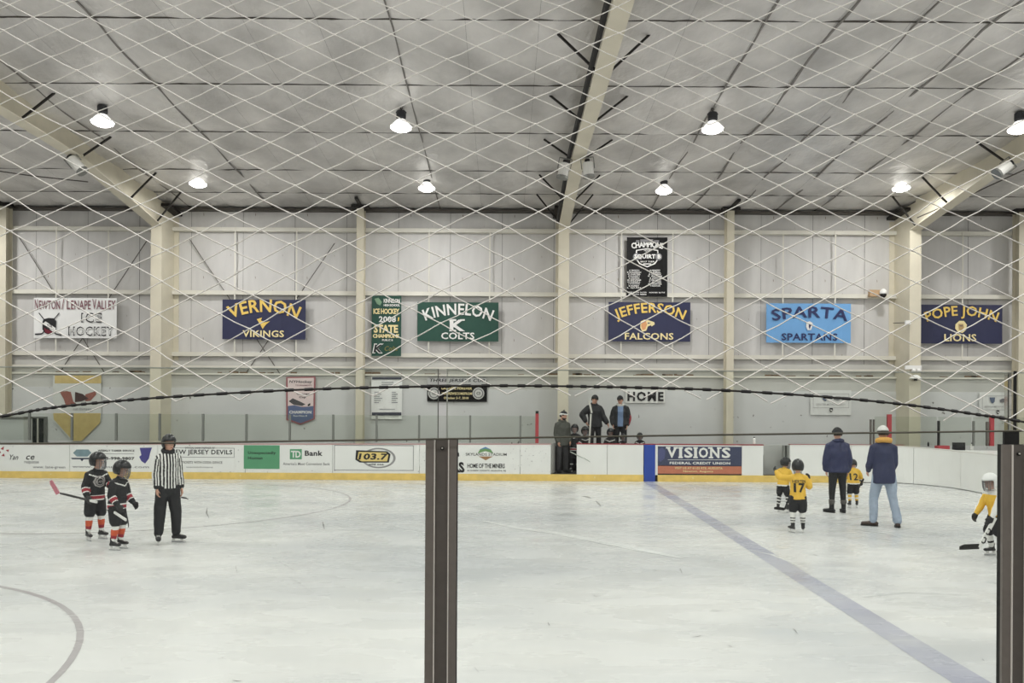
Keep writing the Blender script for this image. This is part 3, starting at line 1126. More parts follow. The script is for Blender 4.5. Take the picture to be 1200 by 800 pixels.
class Banner:
    def __init__(self, name, label, cat, px0, py0, px1, py1, m, group=None, d=YBAN, outline=None):
        self.d = d
        self.k = d / F
        pc = (px0 + px1) / 2
        self.t = empty(name, (XP(pc, d), d, ZP(py1, d, pc)), label, cat, group)
        if outline is None:
            x0, x1, z0, z1 = XP(px0, d), XP(px1, d), ZP(py1, d, pc), ZP(py0, d, pc)
            b = MB()
            n = 10
            f = [[b.bm.verts.new((x0 + (x1 - x0) * i / n, d + .012 * math.sin(i * 1.7 + px0) * (.3 + j * .35) * (1 if 0 < i < n else 0), z1 + (z0 - z1) * j / 2)) for j in range(3)] for i in range(n + 1)]
            for i in range(n):
                for j in range(2):
                    b.bm.faces.new((f[i][j], f[i][j + 1], f[i + 1][j + 1], f[i + 1][j]))
            g = [b.bm.verts.new(p) for p in ((x0, d + .02, z1), (x1, d + .02, z1), (x1, d + .02, z0), (x0, d + .02, z0))]
            b.bm.faces.new(g)
        else:
            b = MB().poly([(XP(x, d), d, ZP(y, d, x)) for x, y in outline][::-1], .012)
        self.body = b.build('sheet', m, self.t)

    def text(self, s, px0, py0, px1, py1, m, bold=.02, arch=0.0, dy=.026, parent=None, name='lettering', **kw):
        b = MB()
        pc, qc = (px0 + px1) / 2, (py0 + py1) / 2
        text_into(b, s, XP(pc, self.d), ZP(qc, self.d, pc), (px1 - px0) * self.k, (py1 - py0) * self.k, self.d - dy, bold, arch * self.k, **kw)
        return b.build(name, m, parent or self.t, recalc=False)

    def poly(self, pts, m, name='emblem', dy=.026, parent=None):
        b = MB().poly([(XP(x, self.d), self.d - dy, ZP(y, self.d, x)) for x, y in pts][::-1])
        return b.build(name, m, parent or self.t, recalc=False)

    def rect(self, px0, py0, px1, py1, m, name='band', dy=.024, parent=None):
        return self.poly([(px0, py0), (px1, py0), (px1, py1), (px0, py1)], m, name, dy, parent)

    def lines(self, rects, m, name='fine_print', dy=.026):
        b = MB()
        for (a, c, e, f) in rects:
            b.poly([(XP(x, self.d), self.d - dy, ZP(y, self.d, x)) for x, y in ((a, c), (e, c), (e, f), (a, f))][::-1])
        return b.build(name, m, self.t, recalc=False)


# white banner, far left
bn = Banner('team_banner', 'white hockey banner with crossed sticks emblem and red-brown outlined title', 'banner', 39, 349, 136, 396, M_WHITEB)
M_MAROON = mat('maroon_outline_print', (128, 84, 92), .5)
for (s, a, c) in (('N', 40.5, 44), ('EWTON', 45.5, 70), ('/', 72, 75), ('L', 78, 82), ('ENAPE', 83, 106), ('V', 108, 112.5), ('ALLEY', 113, 135)):
    bn.text(s, a, 350.5 if len(s) == 1 else 352, c, 362.5, M_MAROON, .02)
bn.text('ICE', 95, 366.5, 119, 378, M_BLACKP, .05, spacing=1.25)
bn.text('ICE', 96.3, 368, 118, 376.6, M_WHITEB, -.005, spacing=1.35, dy=.03)
bn.text('HOCKEY', 80, 382.5, 133, 393.5, M_BLACKP, .05, spacing=1.2)
bn.text('HOCKEY', 81.3, 384, 132, 392.2, M_WHITEB, -.005, spacing=1.28, dy=.03)
b = MB()
for (x0, y0, x1, y1, x2, y2) in ((45.5, 366.5, 65, 391, 72, 392.5), (69.5, 366.5, 49, 391, 41, 391.5)):
    pts = [P(x0, y0, YBAN - .027), P(x1, y1, YBAN - .027), P(x2, y2, YBAN - .027)]
    b.bar(pts[0], pts[1], .008, .03, (1, 0, 0)).bar(pts[1], pts[2], .008, .045, (0, 0, 1))
b.build('crossed_sticks', M_BLACKP, bn.t)
sh = bn.poly([(51, 374), (57, 372.5), (63, 373), (66, 376), (65.5, 386), (62, 390.5), (57.5, 392), (53, 390.5), (49.8, 386), (49.8, 377)], M_BLACKP, 'shield', dy=.032)
bn.poly([(51.5, 384), (62.5, 389), (57.5, 391), (53, 389.5)], mat('dark_red_print', (110, 30, 44), .5), 'shield_red', dy=.035, parent=sh)
bn.poly([(50.5, 379), (53.5, 376.5), (65.5, 384.5), (64, 388.5), (62, 388.6)], M_WHITE, 'shield_band', dy=.036, parent=sh)
bn.text('NHL', 53.5, 380, 62.5, 386, M_BLACKP, .05, dy=.039, parent=sh, slant=-.25)
# navy and gold banner, left
bn = Banner('team_banner', 'navy banner with arched gold six-letter title and small horned emblem, above the pennant', 'banner', 260, 351, 357.3, 397.5, M_NAVYB)
bn.text('VERNON', 266.0, 355, 351.5, 370.5, M_GOLD, .035, arch=9.5)
bn.text('VIKINGS', 284, 387, 332.5, 395, M_CREAMP, .035)
bn.poly([(300.5, 374), (306.5, 372), (305.5, 375.5), (310, 377.5), (316, 376.5), (311.5, 380), (307.5, 385.5), (304.5, 380)], M_GOLD, 'horned_emblem')
# narrow dark green banner
bn = Banner('champions_banner', 'tall narrow dark green banner listing a 2008 state title', 'banner', 435, 346.5, 469.5, 417, M_GREENB)
bn.poly([(438, 350), (443, 349), (447, 354), (445, 358), (441, 356)], mat('sage_print', (126, 160, 130), .5), 'ghost_emblem')
bn.text('KINNELON', 449, 350, 468, 355, M_WHITE, .05, spacing=.9)
bn.text('HIGH SCHOOL', 449, 356.2, 468, 359, M_WHITE, .06, spacing=.9)
bn.text('ICE HOCKEY', 437, 361.5, 467.5, 368, M_CREAMP, .06, spacing=.92)
bn.text('2008', 443.5, 370.5, 463.5, 377.5, M_WHITE, .05)
bn.poly([(466, 371.5), (467.5, 372), (467, 376), (465.5, 376.5)], M_GOLD, 'mark')
bn.text('STATE', 437.5, 380.5, 466, 390, M_CREAMP, .07, spacing=.95)
bn.text('CHAMPIONS', 436.5, 391.3, 467.5, 396, M_CREAMP, .07, spacing=.92)
bn.text('PUBLIC B', 447.5, 397.3, 460, 399.6, M_WHITE, .05)
k = bn.text('K', 437, 402.5, 449.5, 414, M_WHITE, .10, slant=.2)
bn.text('K', 438.3, 403.6, 448, 413, M_BLACKP, .05, dy=.03, slant=.2)
bn.text('Colts', 450.5, 405.5, 466, 411, mat('olive_print', (150, 140, 70), .5), .0, slant=.3)
# wide dark green banner
bn = Banner('team_banner', 'wide dark green banner with arched white title and large K', 'banner', 488.5, 354, 583.5, 399.8, M_GREENB)
bn.text('KINNELON', 494.9, 359.5, 577.5, 373, M_WHITE, .035, arch=8)
bn.text('K', 526.5, 374.5, 544.5, 388, M_WHITE, .06)
bn.rect(526, 374, 534, 376.2, M_WHITE, 'serif').name = 'serif'
bn.rect(526, 386.3, 534, 388.2, M_WHITE, 'serif')
bn.rect(538.5, 374, 544, 375.8, M_WHITE, 'serif')
bn.text('COLTS', 516.5, 389.5, 555.5, 397.5, M_WHITE, .035)
# black list banner
bn = Banner('champions_banner', 'tall black banner with white shield and two columns of names, above a navy banner', 'banner', 733.5, 278, 781, 347.5, M_BLACKB)
bn.lines([(744, 281.5, 748, 284.5), (749, 280.5, 764, 284), (765, 281.5, 771, 284.5)], M_GREYP, 'small_band')
bn.text('CHAMPIONS', 738.5, 284, 776.5, 291, M_WHITE, .06, arch=2.2, spacing=.92)
sh = bn.poly([(744, 293), (757, 290.8), (770, 293), (771, 303), (766.5, 309.5), (757.3, 313.2), (748, 309.5), (743.5, 303)], M_WHITE, 'shield')
bn.poly([(745.3, 294), (757, 292), (768.8, 294), (769.6, 303), (765.6, 308.4), (757.3, 312), (748.9, 308.4), (744.9, 303)], M_BLACKB, 'shield_field', dy=.03, parent=sh)
b = MB().disc((XP(744.5, YBAN), YBAN - .033, ZP(301, YBAN, 744)), .12, 16, .13).disc((XP(770.5, YBAN), YBAN - .033, ZP(301, YBAN, 770)), .12, 16, .13)
b.build('side_medal', M_GREYP, sh, recalc=False)
bn.text('NJYHL', 753.5, 292.6, 761.5, 295.2, M_WHITE, .05, dy=.036, parent=sh)
bn.text('SQUIRT B', 742, 298, 773, 304, M_WHITE, .06, dy=.038, parent=sh)
bn.text('2017 TIER', 749, 305.8, 766, 307.6, M_WHITE, .05, dy=.036, parent=sh)
bn.lines([(752.5, 308.8, 762, 310)], M_WHITE, 'small_band', dy=.036)
names_l = ('A MASON', 'B WALDRON', 'C CARTER', 'D PLUNKETT', 'E HARMON', 'G DEVINE', 'H FARRELL', 'J STODDARD', 'K RAMSEY', 'L QUIN')
names_r = ('M PEABODY', 'N HALL', 'O KENDRICK', 'P ROSSI', 'R SANTO', 'S VAN HORN', 'T GATES', 'W BAXTER', 'Y NORTON')
b = MB()
for i, s in enumerate(names_l):
    text_into(b, s, XP(742, YBAN) + 0, ZP(316.8 + i * 2.28, YBAN, 745), .36 + .04 * ((i * 7) % 4), .045, YBAN - .027, .05)
for i, s in enumerate(names_r):
    text_into(b, s, XP(766.5, YBAN), ZP(316.8 + i * 2.28, YBAN, 768), .36 + .04 * ((i * 5) % 4), .045, YBAN - .027, .05)
text_into(b, 'HEAD COACH  DALTON', XP(746, YBAN), ZP(342.6, YBAN, 746), .62, .045, YBAN - .027, .05)
text_into(b, 'ASST COACH  MERRIN', XP(746, YBAN), ZP(345, YBAN, 746), .62, .045, YBAN - .027, .05)
text_into(b, 'MANAGER  BLYTHE', XP(769, YBAN), ZP(342.8, YBAN, 769), .55, .045, YBAN - .027, .05)
b.build('name_list', M_WHITE, bn.t, recalc=False)
# navy and gold banner under it
bn = Banner('team_banner', 'navy banner with arched gold nine-letter title and bird head, below the black banner', 'banner', 712.5, 354, 808.3, 400, M_NAVYB)
bn.text('JEFFERSON', 719.0, 359, 802.5, 374.5, M_GOLD, .035, arch=9)
bn.text('FALCONS', 731.5, 390, 788.5, 398, M_CREAMP, .035)
e = bn.poly([(750, 376.5), (754, 374.6), (760, 375.4), (766, 377.4), (766.5, 380), (763, 382.5), (762, 381), (758.5, 382.5), (756.5, 387.5), (752, 388.6), (749.5, 384)], M_CREAMP, 'bird_emblem')
bn.poly([(751, 377.5), (756, 376.2), (757.5, 380), (755.5, 385.8), (752.2, 386.8), (750.7, 382)], mat('peach_print', (222, 160, 110), .5), 'emblem_fill', dy=.03, parent=e)
bn.poly([(758, 377.8), (762, 378.2), (758.5, 379.4)], M_NAVYP, 'emblem_eye', dy=.031, parent=e)
# sky blue banner
bn = Banner('team_banner', 'sky blue banner with navy lettering', 'banner', 897.5, 355.5, 996.5, 401.5, M_SKYB)
bn.text('SPARTA', 903, 361, 993.5, 374.5, M_NAVYP, .03, arch=4.5)
bn.text('SPARTANS', 915, 390.5, 980.5, 399, M_NAVYP, .03)
e = bn.poly([(944, 377.5), (948, 376.3), (951.5, 378.5), (951, 382), (949.5, 386.5), (945.5, 386.8), (943.8, 383)], M_WHITE, 'helmet_emblem')
bn.poly([(947, 379.3), (950.5, 380), (949, 382.5), (948, 386), (946.8, 383)], M_NAVYP, 'emblem_face', dy=.03, parent=e)
# navy and gold banner, far right
bn = Banner('team_banner', 'navy banner with two-word arched gold title, farthest right on the wall', 'banner', 1077.5, 357, 1174, 402.5, M_NAVYB)
bn.text('POPE JOHN', 1083.0, 362, 1168.5, 377.5, M_GOLD, .035, arch=8)
bn.text('LIONS', 1105.5, 391.3, 1143, 400, M_CREAMP, .035)
e = bn.poly([(1118.5, 380), (1123, 375.8), (1128.5, 376), (1132, 380.5), (1131, 386.5), (1127, 390), (1121.5, 389), (1118.2, 385)], M_CREAMP, 'mane_emblem')
bn.poly([(1122, 379.5), (1127.5, 379.5), (1128.5, 383.5), (1126, 387.5), (1122.5, 386.5)], mat('sand_print', (190, 160, 110), .5), 'emblem_face', dy=.03, parent=e)
bn.poly([(1123, 381.5), (1127, 381.5), (1126.4, 382.4), (1123.6, 382.4)], M_NAVYP, 'emblem_eye', dy=.033, parent=e)
# thin grey shadow-colour backing boards seen under the banners stay on the wall itself

YS = YW - .27
# pennant
M_PINK = mat('pale_pink_vinyl', (226, 208, 206), .5)
M_SLATE = mat('slate_blue_print', (92, 106, 142), .5)
bn = Banner('pennant', 'pointed pink and blue champion pennant hung on the lower wall', 'pennant', 335, 441, 369, 497, mat('dull_red_vinyl', (156, 96, 100), .5), d=YS,
            outline=[(335, 441.5), (369.5, 441), (369, 491), (352, 497.5), (335.5, 492)])
bn.poly([(337, 443), (367.6, 442.6), (367.2, 476.5), (337.2, 476)], M_PINK, 'upper_field', dy=.006)
bn.poly([(337.5, 475.5), (345, 474.6), (355, 477), (367.2, 475.5), (367.2, 490), (352.3, 495.8), (337.5, 490.5)], M_SLATE, 'lower_field', dy=.007)
bn.text('NYHockey', 339, 445.5, 365.5, 449.5, M_BLACKP, .03, dy=.012, slant=.2)
bn.text('TOURNAMENTS', 346, 450.5, 365.5, 452.3, M_MAROON, .03, dy=.012)
bn.text('County', 347.5, 460, 363, 463.2, M_BLACKP, .03, dy=.012, slant=.2)
bn.text('Cup', 350.5, 464, 358.5, 467, M_BLACKP, .03, dy=.012, slant=.2)
bn.poly([(338.5, 470), (343, 466.5), (352, 470.5), (358, 473.5), (354, 475.5), (344, 474)], mat('charcoal_print', (80, 78, 80), .5), 'player_emblem', dy=.012)
bn.poly([(360.5, 474), (363.5, 472), (363.8, 474.5), (361, 476)], M_BLACKP, 'puck_emblem', dy=.012)
bn.text('CHAMPION', 339, 481, 365, 484.5, M_WHITE, .05, dy=.013)
bn.text('Pee Wee B', 344, 486.2, 360, 488, M_WHITE, .03, dy=.013)
# white poster
bn = Banner('rules_poster', 'white poster with dark header strip and two text columns beside the wall column', 'poster', 435, 441.5, 471, 491, M_WHITEB, d=YS - .01)
bn.rect(436, 441.8, 470.5, 444.5, mat('ink_print', (56, 60, 72), .5), 'header')
bn.rect(436, 483, 470.5, 486.5, mat('ink_print', (56, 60, 72), .5), 'footer')
bn.lines([(447, 447.5, 461, 448.2), (447, 450, 461, 450.7)] + [(438.5, 459 + i * 2.4, 444 + (i * 3) % 5, 459.7 + i * 2.4) for i in range(6)] +
         [(459, 459 + i * 2.4, 464 + (i * 2) % 4, 459.8 + i * 2.4) for i in range(6)] + [(445, 479, 463, 479.6)], mat('pencil_print', (120, 122, 126), .5))
# black cup banner
bn = Banner('cup_banner', 'black cup banner with white title strip and two round seals, under the wall ledge', 'banner', 500.5, 442.5, 570.5, 470.5, M_BLACKB, d=YS - .01)
bn.poly([(500.5, 442.5), (570.5, 443), (569.5, 451), (500.8, 450.5)], mat('grey_strip', (186, 186, 184), .5), 'title_strip')
bn.text('THREE JERSEYS CUP', 503, 443.6, 568, 448.6, M_BLACKP, .04, dy=.03, slant=.25)
bn.text('GRANITE FOREVER', 517, 453.4, 553, 456.4, M_CREAMP, .05)
bn.text('WHEREWECOMEFROM', 517.5, 459.5, 553, 462.5, M_CREAMP, .05)
bn.text('October 5-7, 2018', 520, 464.8, 549, 468, M_CREAMP, .04)
for px in (508.5, 560.5):
    c = (XP(px, bn.d), bn.d - .028, ZP(460.8, bn.d, px))
    MB().disc(c, .205, 24).build('seal', mat('seal_grey', (206, 206, 202), .5), bn.t, recalc=False)
    c2 = (c[0], c[1] - .004, c[2])
    MB().disc(c2, .17, 24, inner=.78).build('seal_ring', M_GREYP, bn.t, recalc=False)
    bn.text('C3', px - 2.2, 459, px + 2.2, 462.4, M_BLACKP, .05, dy=.036)
# HOME sign
bn = Banner('home_sign', 'white sign with large black letters HOME above the bench', 'sign', 733, 457, 779, 472, M_WHITE, d=YS)
bn.text('HOME', 735, 458.8, 777.3, 470, M_BLACKP, .06, dy=.028, spacing=1.2)
# white notices
for (x0, y0, x1, y1, lab) in ((949.5, 457, 997.5, 486.2, 'white framed league notice on the wall behind the coaches'), (1147.5, 459.5, 1190, 486.8, 'white league notice near the right edge, behind the corner glass')):
    bn = Banner('wall_notice', lab, 'sign', x0, y0, x1, y1, mat('notice_white', (226, 227, 224), .5), d=YS)
    w = x1 - x0
    bn.lines([(x0 + 3, y0 + 4, x1 - 3, y0 + 4.5), (x0 + 3, y0 + 20.3, x1 - 3, y0 + 20.8), (x0 + 3, y0 + 4, x0 + 3.4, y0 + 20.5), (x1 - 3.4, y0 + 4, x1 - 3, y0 + 20.5)], mat('notice_grey', (176, 176, 174), .5), 'outline')
    bn.poly([(x0 + w * .27, y0 + 6), (x0 + w * .42, y0 + 6), (x0 + w * .41, y0 + 11), (x0 + w * .36, y0 + 13), (x0 + w * .3, y0 + 11)], mat('steel_blue_print', (92, 104, 128), .5), 'shield_emblem')
    bn.poly([(x0 + w * .55, y0 + 9), (x0 + w * .62, y0 + 7.3), (x0 + w * .75, y0 + 7.6), (x0 + w * .78, y0 + 10), (x0 + w * .66, y0 + 12), (x0 + w * .57, y0 + 11.5)], M_GREYP, 'wing_emblem')
    bn.text('GREATER METRO HOCKEY', x0 + 6, y0 + 15.6, x1 - 7, y0 + 17.8, mat('notice_grey', (176, 176, 174), .5), .02)
    e = bn.poly([(x0 + w * .46, y0 + 21), (x0 + w * .54, y0 + 21), (x0 + w * .54, y0 + 24.2), (x0 + w * .5, y0 + 25.8), (x0 + w * .46, y0 + 24.2)], M_BLACKP, 'league_shield', dy=.03)
    bn.poly([(x0 + w * .465, y0 + 22.8), (x0 + w * .52, y0 + 22.8), (x0 + w * .535, y0 + 24.2), (x0 + w * .5, y0 + 24.2)], M_WHITE, 'shield_band', dy=.033, parent=e)
# gold home-plate board at the far left
M_OCHRE = mat('ochre_paint', (204, 182, 122), .6, var=.12, scale=5)
bn = Banner('team_plaque', 'large white plaque with ochre band and ochre pentagon, lower wall at far left', 'sign', 62, 440, 118, 484, mat('plaque_white', (208, 210, 204), .6), d=YS,
            outline=[(62, 440), (118, 440), (118.5, 484), (118.5, 492), (96, 517), (84, 517), (62, 492)])
bn.rect(64, 439.8, 118.5, 449, M_OCHRE, 'top_band', dy=.005)
bn.poly([(62.5, 484), (118, 484), (117.5, 495), (96, 516.5), (86, 516.5), (63, 491)], M_OCHRE, 'pentagon', dy=.005)
M_BRICK = mat('brick_red_print', (150, 96, 84), .6, var=.2, scale=20)
e = bn.poly([(70, 459), (78, 458), (83, 459), (86, 470.5), (89, 472.5), (77, 474.5), (75, 468)], M_BRICK, 'flame_emblem', dy=.01)
bn.poly([(88, 459), (97, 461.5), (104, 467), (96, 470), (88, 471)], mat('dark_brown_print', (70, 50, 46), .6), 'arrow_emblem', dy=.012)
bn.poly([(100, 462), (112, 458), (113, 462), (106, 469.5), (100, 470)], M_BRICK, 'flame_emblem', dy=.01)
bn.text('cut thirteen', 86, 477.3, 107, 480.4, M_GREYP, .0, dy=.012)
# left edge: white cabinet and dark barred window
cab = empty('storage_cabinet', (XP(12, 25.85), 26.0, .2), 'white cabinet against the lower wall at the left edge', 'cabinet')
MB().box(XP(-30, 25.85), XP(27.5, 25.85), 25.85, 26.33, .2, ZP(490.5, 25.85, 14)).build('cabinet_body', mat('cabinet_white', (206, 210, 208), .5, var=.04, scale=3), cab)
MB().box(XP(-30, 25.85) - .03, XP(27.5, 25.85) + .03, 25.81, 26.36, ZP(490.5, 25.85, 14), ZP(488.5, 25.85, 14)).build('cabinet_top', M_STANCHION, cab)
MB().box(XP(-2, 25.85) - .01, XP(-2, 25.85) + .01, 25.84, 25.85, .25, ZP(492, 25.85, 14)).build('door_gap', M_DARK, cab)
win = empty('window_1', (XP(43, 26.7), 26.72, 1.0))
tag(win, 'small dark window with two white mullions in the lower wall at left', 'window', kind='structure')
x0, x1, z0, z1 = XP(30, 26.72), XP(52, 26.72), ZP(519, 26.72, 40), ZP(490, 26.72, 40)
fr = MB().box(x0 - .06, x0, 26.68, 26.78, z0, z1 + .06).box(x1, x1 + .08, 26.68, 26.78, z0, z1 + .06).box(x0, x1, 26.68, 26.78, z1, z1 + .06)
fr.build('window_frame', M_STANCHION, win)
for k_ in range(3):
    a, c = x0 + (x1 - x0) * k_ / 3 + .02, x0 + (x1 - x0) * (k_ + 1) / 3 - .03
    MB().box(a, c, 26.73, 26.74, z0, z1).build('pane', mat('dark_window_pane', (44, 50, 48), .15), win)
    if k_:
        MB().box(a - .045, a - .005, 26.69, 26.75, z0, z1).build('mullion', M_GIRT, win)
# small fittings
t = empty('dome_camera', (XP(1026, 26.7), 26.66, ZP(348, 26.7, 1026)), 'white dome camera on a tan junction box left of the right frame', 'camera')
MB().box(XP(1017, 26.7), XP(1033, 26.7), 26.6, 26.74, ZP(347.5, 26.7, 1025), ZP(340, 26.7, 1025)).build('junction_box', mat('tan_box', (190, 160, 124), .6), t)
c = P(1035, 344, 26.5)
MB().lathe(c, [(.03, .17), (.11, .10), (.12, .0), (.115, -.01)], 14).build('camera_housing', M_WHITE, t, smooth=True)
MB().lathe(c, [(.11, -.01), (.10, -.08), (.06, -.13), (.01, -.15)], 14).build('camera_dome', mat('smoked_dome', (30, 26, 24), .1), t, smooth=True)
t = empty('emergency_light', P(1071, 431, 25.5), 'white twin-head emergency light on the right steel column', 'light')
MB().box(XP(1061, 25.5), XP(1080, 25.5), 25.5, 25.57, ZP(432.5, 25.5, 1071), ZP(428, 25.5, 1071)).build('light_box', M_WHITE, t)
for px in (1071, 1077):
    c = P(px, 434, 25.48)
    MB().lathe(c, [(.03, .05), (.07, .02), (.07, -.03)], 10).build('light_head', M_WHITE, t)
t = empty('alarm_cone', P(1073, 444, 25.5), 'small white cone speaker below the emergency light on the right column', 'speaker')
c = P(1073, 442, 25.45)
MB().lathe(c, [(.05, .08), (.10, .05), (.19, -.03), (.19, -.05), (.05, -.05)], 14).build('horn', M_WHITE, t, smooth=True)
MB().lathe(c, [(.06, -.05), (.05, -.11)], 10).build('driver', M_BLACKP, t)
t = empty('junction_box', P(1063, 378, 25.55), 'small white junction box halfway up the right steel column', 'junction box')
MB().box(XP(1060, 25.55), XP(1066, 25.55), 25.5, 25.58, ZP(380, 25.55, 1063), ZP(375.5, 25.55, 1063)).build('box', M_WHITE, t)
MB().tube([P(1047, 378.5, 26.6), P(1061, 378, 25.57)], .015, 5).build('cable', M_ROD, t)


def speaker(px0, py0, px1, py1, d, label, w=.28):
    """white cylinder speaker hung from the rafter by a bracket"""
    a, c = P(px0, py0, d), P(px1, py1, d)
    t = empty('hanging_speaker', (a + c) / 2, label, 'speaker')
    ax = (c - a).normalized()
    MB().tube([a, a + ax * .06, a.lerp(c, .5), c - ax * .03, c], w / 2, 14).build('speaker_body', mat('speaker_white', (214, 214, 208), .4), t)
    MB().tube([c - ax * .01, c + ax * .05], w / 2 + .02, 14).build('rim', M_STANCHION, t)
    MB().tube([a - ax * .1, a + ax * .01], w / 4, 10).build('rear_cap', M_BLACK, t)
    s = Vector((0, 1, 0)).cross(ax).normalized() * (w / 2 + .03)
    m_ = a.lerp(c, .45)
    MB().bar(m_ - s, m_ - s - ax * .3, .02, .04, (0, 1, 0)).bar(m_ + s, m_ + s - ax * .3, .02, .04, (0, 1, 0)).bar(m_ - s - ax * .3, m_ + s - ax * .3, .04, .02).build('bracket', M_STANCHION, t)


speaker(84, 186, 96, 200, 20.6, 'white cylinder speaker on the left rafter')
speaker(662, 192, 659, 207, 20.5, 'white cylinder speaker hung at the left side of the middle rafter')
speaker(688.5, 191, 690, 206, 20.5, 'white cylinder speaker hung at the right side of the middle rafter')
speaker(1182, 193, 1169, 203, 20.5, 'white cylinder speaker on the right rafter near the right edge')

# ------------------------------------------------------------------ near boards, stanchions, glass, cable
NB = 1.6
near = empty('near_dasher', (0, NB, 0), 'white near boards with bronze cap under the near glass, below the frame', 'rink boards')
MB().box(-6, 7, NB - .03, NB + .05, .2, 1.08).build('board_panel', M_BOARD, near)
MB().box(-6, 7, NB - .03, NB + .07, 0, .2).build('kick_plate', M_KICK, near)
MB().box(-6, 7, NB - .07, NB + .07, 1.08, 1.12).build('cap_rail', M_BRONZE, near)


def near_stanchion(xc, ztop, label, tall_back):
    t = empty('glass_post', (xc, NB, 1.12), label, 'glass post')
    h = .0325
    z0 = 1.12
    # front extrusion: two cheeks, two ridges, recessed middle, then the black rubber and the web between the panes
    MB().box(xc - h, xc - .0145, NB, NB + .007, z0, ztop).build('cheek', M_BRONZE, t)
    MB().box(xc + .0165, xc + h, NB, NB + .007, z0, ztop).build('cheek', M_BRONZE, t)
    for xr in (xc - .0135, xc + .0155):
        MB().box(xr - .0011, xr + .0011, NB - .003, NB + .007, z0, ztop).build('ridge', M_RIDGE, t)
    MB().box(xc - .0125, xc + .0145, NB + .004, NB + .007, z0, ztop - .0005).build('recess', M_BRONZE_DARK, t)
    MB().box(xc - h + .0003, xc + h + .0016, NB + .007, NB + .019, z0, ztop + .0005).build('gasket', M_BLACK, t)
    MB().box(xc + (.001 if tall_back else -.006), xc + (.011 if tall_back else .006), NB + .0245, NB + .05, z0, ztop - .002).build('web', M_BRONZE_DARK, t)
    b = MB().tube([(xc + .002, NB + .001, ztop - .019), (xc + .002, NB + .006, ztop - .019)], .004, 10)
    b.build('bolt', M_BLACK, t)
    b = MB().tube([(xc + .002, NB - .001, ztop - .0185), (xc + .002, NB + .001, ztop - .0185)], .0018, 8)
    b.build('bolt_socket', M_RIDGE, t)
    if tall_back:
        MB().box(xc - .018, xc + .014, NB + .0192, NB + .024, z0, ztop + .029).build('back_gasket', M_BLACK, t)
    return t


X1P, X2P = (517.3 - 590) / F * NB, (1194 - 590) / F * NB
near_stanchion(X1P, ZP(514.5, NB, 517), 'bronze glass post standing alone left of centre in the foreground', False)
near_stanchion(X2P, ZP(521, NB, 1190), 'bronze glass post with black gasket at the right edge', True)
near_stanchion(X1P - 1.21, ZP(514, NB, 517), 'bronze glass post beyond the left edge of the photo', False)
near_stanchion(X2P + 1.2, ZP(521, NB, 1190), 'bronze glass post beyond the right edge of the photo', False)
M_PEDGE = mat('pale_glass_edge', (176, 182, 174), .3)
M_PEDGE_D = mat('dark_pane_edge', (92, 94, 88), .4)
gt = ZP(432, NB, 590)
edges = (X1P - 1.21 + .009, X1P - .0085, X1P + .008, X2P - .0005, X2P + .013, X2P + 1.19)
for i, lab in ((0, 'clear acrylic pane left of the centre post'), (2, 'clear acrylic pane between the centre post and the right post'), (4, 'clear acrylic pane beyond the right post')):
    a, c = edges[i], edges[i + 1]
    t = empty('acrylic_pane', ((a + c) / 2, NB + .035, 1.12), lab, 'glass pane')
    MB().box(a + .002, c - .002, NB + .031, NB + .043, 1.13, gt - .001).build('glass', M_GLASS, t)
    MB().box(a, c, NB + .031, NB + .043, gt - .001, gt + .001).build('top_edge', M_PEDGE, t)
    for xx, m in ((a, M_PEDGE if i == 2 else M_PEDGE_D), (c - .002, M_PEDGE_D)):
        MB().box(xx, xx + .002, NB + .0305, NB + .032, 1.13, gt).build('side_edge', m, t)
o = MB().box(P(1189.3, 470, NB + .02).x, P(1193, 470, NB + .02).x, NB + .024, NB + .0255, 1.9, ZP(434.5, NB + .02, 1191)).build('black_edge_strip', M_BLACK)
tag(o, 'black upright edge strip on the pane beside the right post', 'edge strip')
pts = [P(x, y, NB - .012) for x, y in ((-420, 521), (-200, 520.5), (0, 519.6), (200, 518.9), (320, 517), (440, 515.3), (640, 512.3), (840, 509.4), (1040, 506.8), (1200, 504.6), (1500, 501))]
o = MB().tube(pts, .0022, 6).build('steel_cable', mat('dull_steel_cable', (92, 90, 78), .5, metal=.3))
tag(o, 'thin dark cable stretched level across the near glass', 'cable')

# ------------------------------------------------------------------ safety net: white diamond mesh with a black laced bottom rope
M_CORD = mat('white_net_cord', (250, 248, 241), .6)
M_ROPE = mat('black_rope', (52, 50, 46), .8, var=.5, scale=160)
NET0, SLANT = 1.35, 0.30


def net_d(z):
    return NET0 + max(0.0, z - 2.02) * SLANT


rope_px = [(-420, 560), (-200, 524), (0, 488.5), (60, 478), (120, 471.5), (200, 465), (330, 457.5), (440, 454), (560, 452), (660, 452.5), (740, 454), (840, 457), (960, 464.5), (1060, 474), (1140, 485), (1200, 494.5), (1400, 530), (1600, 568)]
rope_pts = [P(x, y, NET0) for x, y in rope_px]
rope_c = catmull(rope_pts, 5)
for p in rope_c:
    p.y = NET0 - .004


def rope_z(x):
    for a, c in zip(rope_c, rope_c[1:]):
        if a.x <= x <= c.x:
            return a.z + (c.z - a.z) * (x - a.x) / (c.x - a.x)
    return rope_c[0].z if x < rope_c[0].x else rope_c[-1].z


net = empty('safety_net', (0, NET0, 2.0), 'white diamond safety net hung in front of the view, black rope along its foot', 'net')
HW, HH = .0585, .0318
I0, I1 = -32, 34
ztop = roof(3.0) - .1
nodes = {}
bm_ = bmesh.new()


